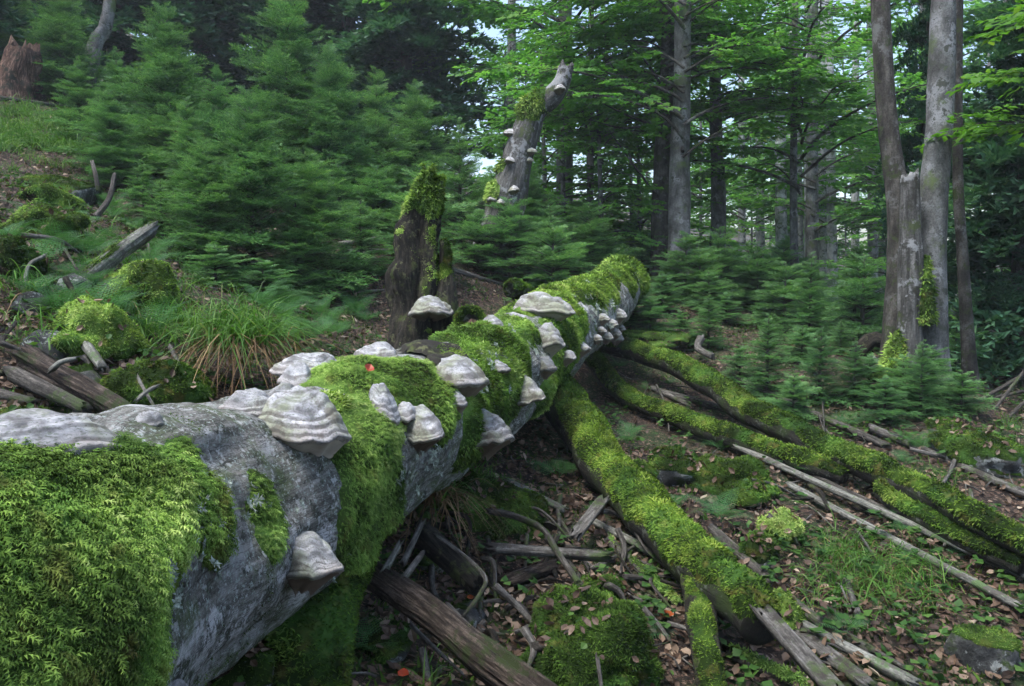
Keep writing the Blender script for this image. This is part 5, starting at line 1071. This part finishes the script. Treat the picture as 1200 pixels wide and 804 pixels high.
for px, py, w_, o_, lab in ((597, 157, 14, (-.9, -.3), 'upper left fungus on the leaning snag'), (597, 189, 13, (-.3, -1), 'fungus on the left flank of the leaning snag'), (602, 223, 15, (.2, -1), 'fungus low on the front of the leaning snag'), (577, 235, 13, (-.2, -1), 'leftmost of the two lowest fungi on the snag'), (587, 238, 12, (.1, -1), 'right one of the two lowest fungi on the snag'), (622, 178, 12, (1, -.1), 'upper fungus on the right side of the snag'), (620, 188, 9, (1, -.1), 'tiny fungus on the right side of the snag'), (656, 105, 15, (-.2, -1), 'topmost fungus near the broken tip of the snag')):
    fung(px, py, w_, 10, lab, out=o_, bvh=sb, hr=.4, ur=.3, tint=.7, pore=.1, rings=3, group='fungi on the leaning snag')
# decayed stump at the upper left
g = ground_at(20, 112); th = thing('tree_stump', 'decayed reddish brown stump at the upper left edge', 'stump', g)
part('wood', tube_mb([g - [0, 0, .3], g + [0, 0, .25], g + [.1, 0, .6], g + [.15, 0, .85]], [.42, .33, .28, .2], .05, 30, .2, 3, ridge=.4, jag=.15, seed=5), MAT['fresh_wood'], th)
# upturned roots at the triple trunk
pole('tree_root', 'dark upturned root mass left of the triple trunk', [(1000, 420, 9.6), (1022, 398, 9.6), (1045, 405, 9.5)], 11, 'dark_rot', 95, cat='root', n=16, amp=.3)
# bare lower boughs on the dark stem
for i, (a, m_, b_) in enumerate((((776, 140), (745, 110), (705, 62)), ((775, 150), (735, 135), (700, 118)), ((775, 100), (755, 70), (735, 50)), ((774, 235), (740, 190), (712, 150)), ((774, 145), (730, 150), (690, 140)))):
    tube_ = tube_mb([at(*a, 14.8), at(*m_, 14.3), at(*b_, 13.9)], [.03, .018, .006], .1, 6, .1, 4, seed=i); solo('bare_bough', tube_, MAT['dark_bark'], ('lowest', 'second lowest', 'middle', 'second highest', 'highest')[(4, 2, 4, 0, 1)[i] if i != 2 else 3] + ' bare dark bough left of the close beech pair', 'branch', 'bare boughs on the dark stem')
# understory: seedling spruces and leafy saplings between the bigger trees
for i in range(80):
    px = rng.uniform(560, 1010) if i < 46 else rng.uniform(130, 560); d = rng.uniform(11, 19) if i < 46 else rng.uniform(10, 17); g = at(px, 402, d); hz_ = rng.uniform(.5, 1.3); u_ = g.copy(); z0 = tz(g[0], g[1]); top = 402 - (((z0 + hz_) - CAM[2]) / d - sp) / cp * FPX
    spruce('small', px, d, top, 'knee high spruce seedling in the undergrowth beneath the beeches' if i < 46 else 'knee high spruce seedling between the young spruces of the left slope', 'seedlings beneath the beeches' if i < 46 else 'seedlings between the left spruces', 1.4)
for i, (px, d, cs) in enumerate(((705, 15.5, .75), (660, 16.5, .8), (750, 18, 1.0), (640, 17, .8), (690, 20, .9), (740, 22, 1), (1040, 24, 1), (820, 25, 1.1), (590, 24, 1), (760, 28, 1.2), (1100, 22, 1), (1160, 18, .9), (940, 46, 1.4), (670, 32, 1.3), (1060, 36, 1.4), (720, 38, 1.5), (840, 42, 1.6), (1140, 34, 1.3), (620, 42, 1.6), (880, 40, 1.5), (990, 44, 1.6), (1015, 50, 1.8), (900, 52, 1.8), (800, 48, 1.7), (950, 56, 2.0))):
    beech(px, d, px + rng.uniform(-6, 6), 'leafy beech sapling in the dim understory behind the right hand trees', .05, CR[3], rz=i * 1.7, cs=cs, grp='beech saplings in the understory', seed=80 + i, name='beech_sapling', top=60, flare=1.1)
print('trees', time.time() - T0, 'tris', sum(sum(1 for p in []) + len(m.loops) - 2 * len(m.polygons) for m in bpy.data.meshes))

# ------------------------------------------------------------------ forest haze
hb = np.array([[x, y, z] for x in (-90., 90.) for y in (-30., 110.) for z in (-25., 75.)])
hz = link('haze', MB().add(hb, np.array([[0, 1, 3, 2], [4, 6, 7, 5], [0, 4, 5, 1], [2, 3, 7, 6], [0, 2, 6, 4], [1, 5, 7, 3]])).mesh('haze', False)); hz['kind'] = 'stuff'; hz['label'] = 'thin bluish forest haze'
m = bpy.data.materials.new('haze'); m.use_nodes = True; nt = m.node_tree; nt.nodes.remove(nt.nodes['Principled BSDF']); pv = nt.nodes.new('ShaderNodeVolumePrincipled')
pv.inputs['Color'].default_value = (.80, .90, 1, 1); pv.inputs['Density'].default_value = .0014; pv.inputs['Anisotropy'].default_value = .2; nt.links.new(pv.outputs[0], nt.nodes['Material Output'].inputs['Volume']); hz.data.materials.append(m)
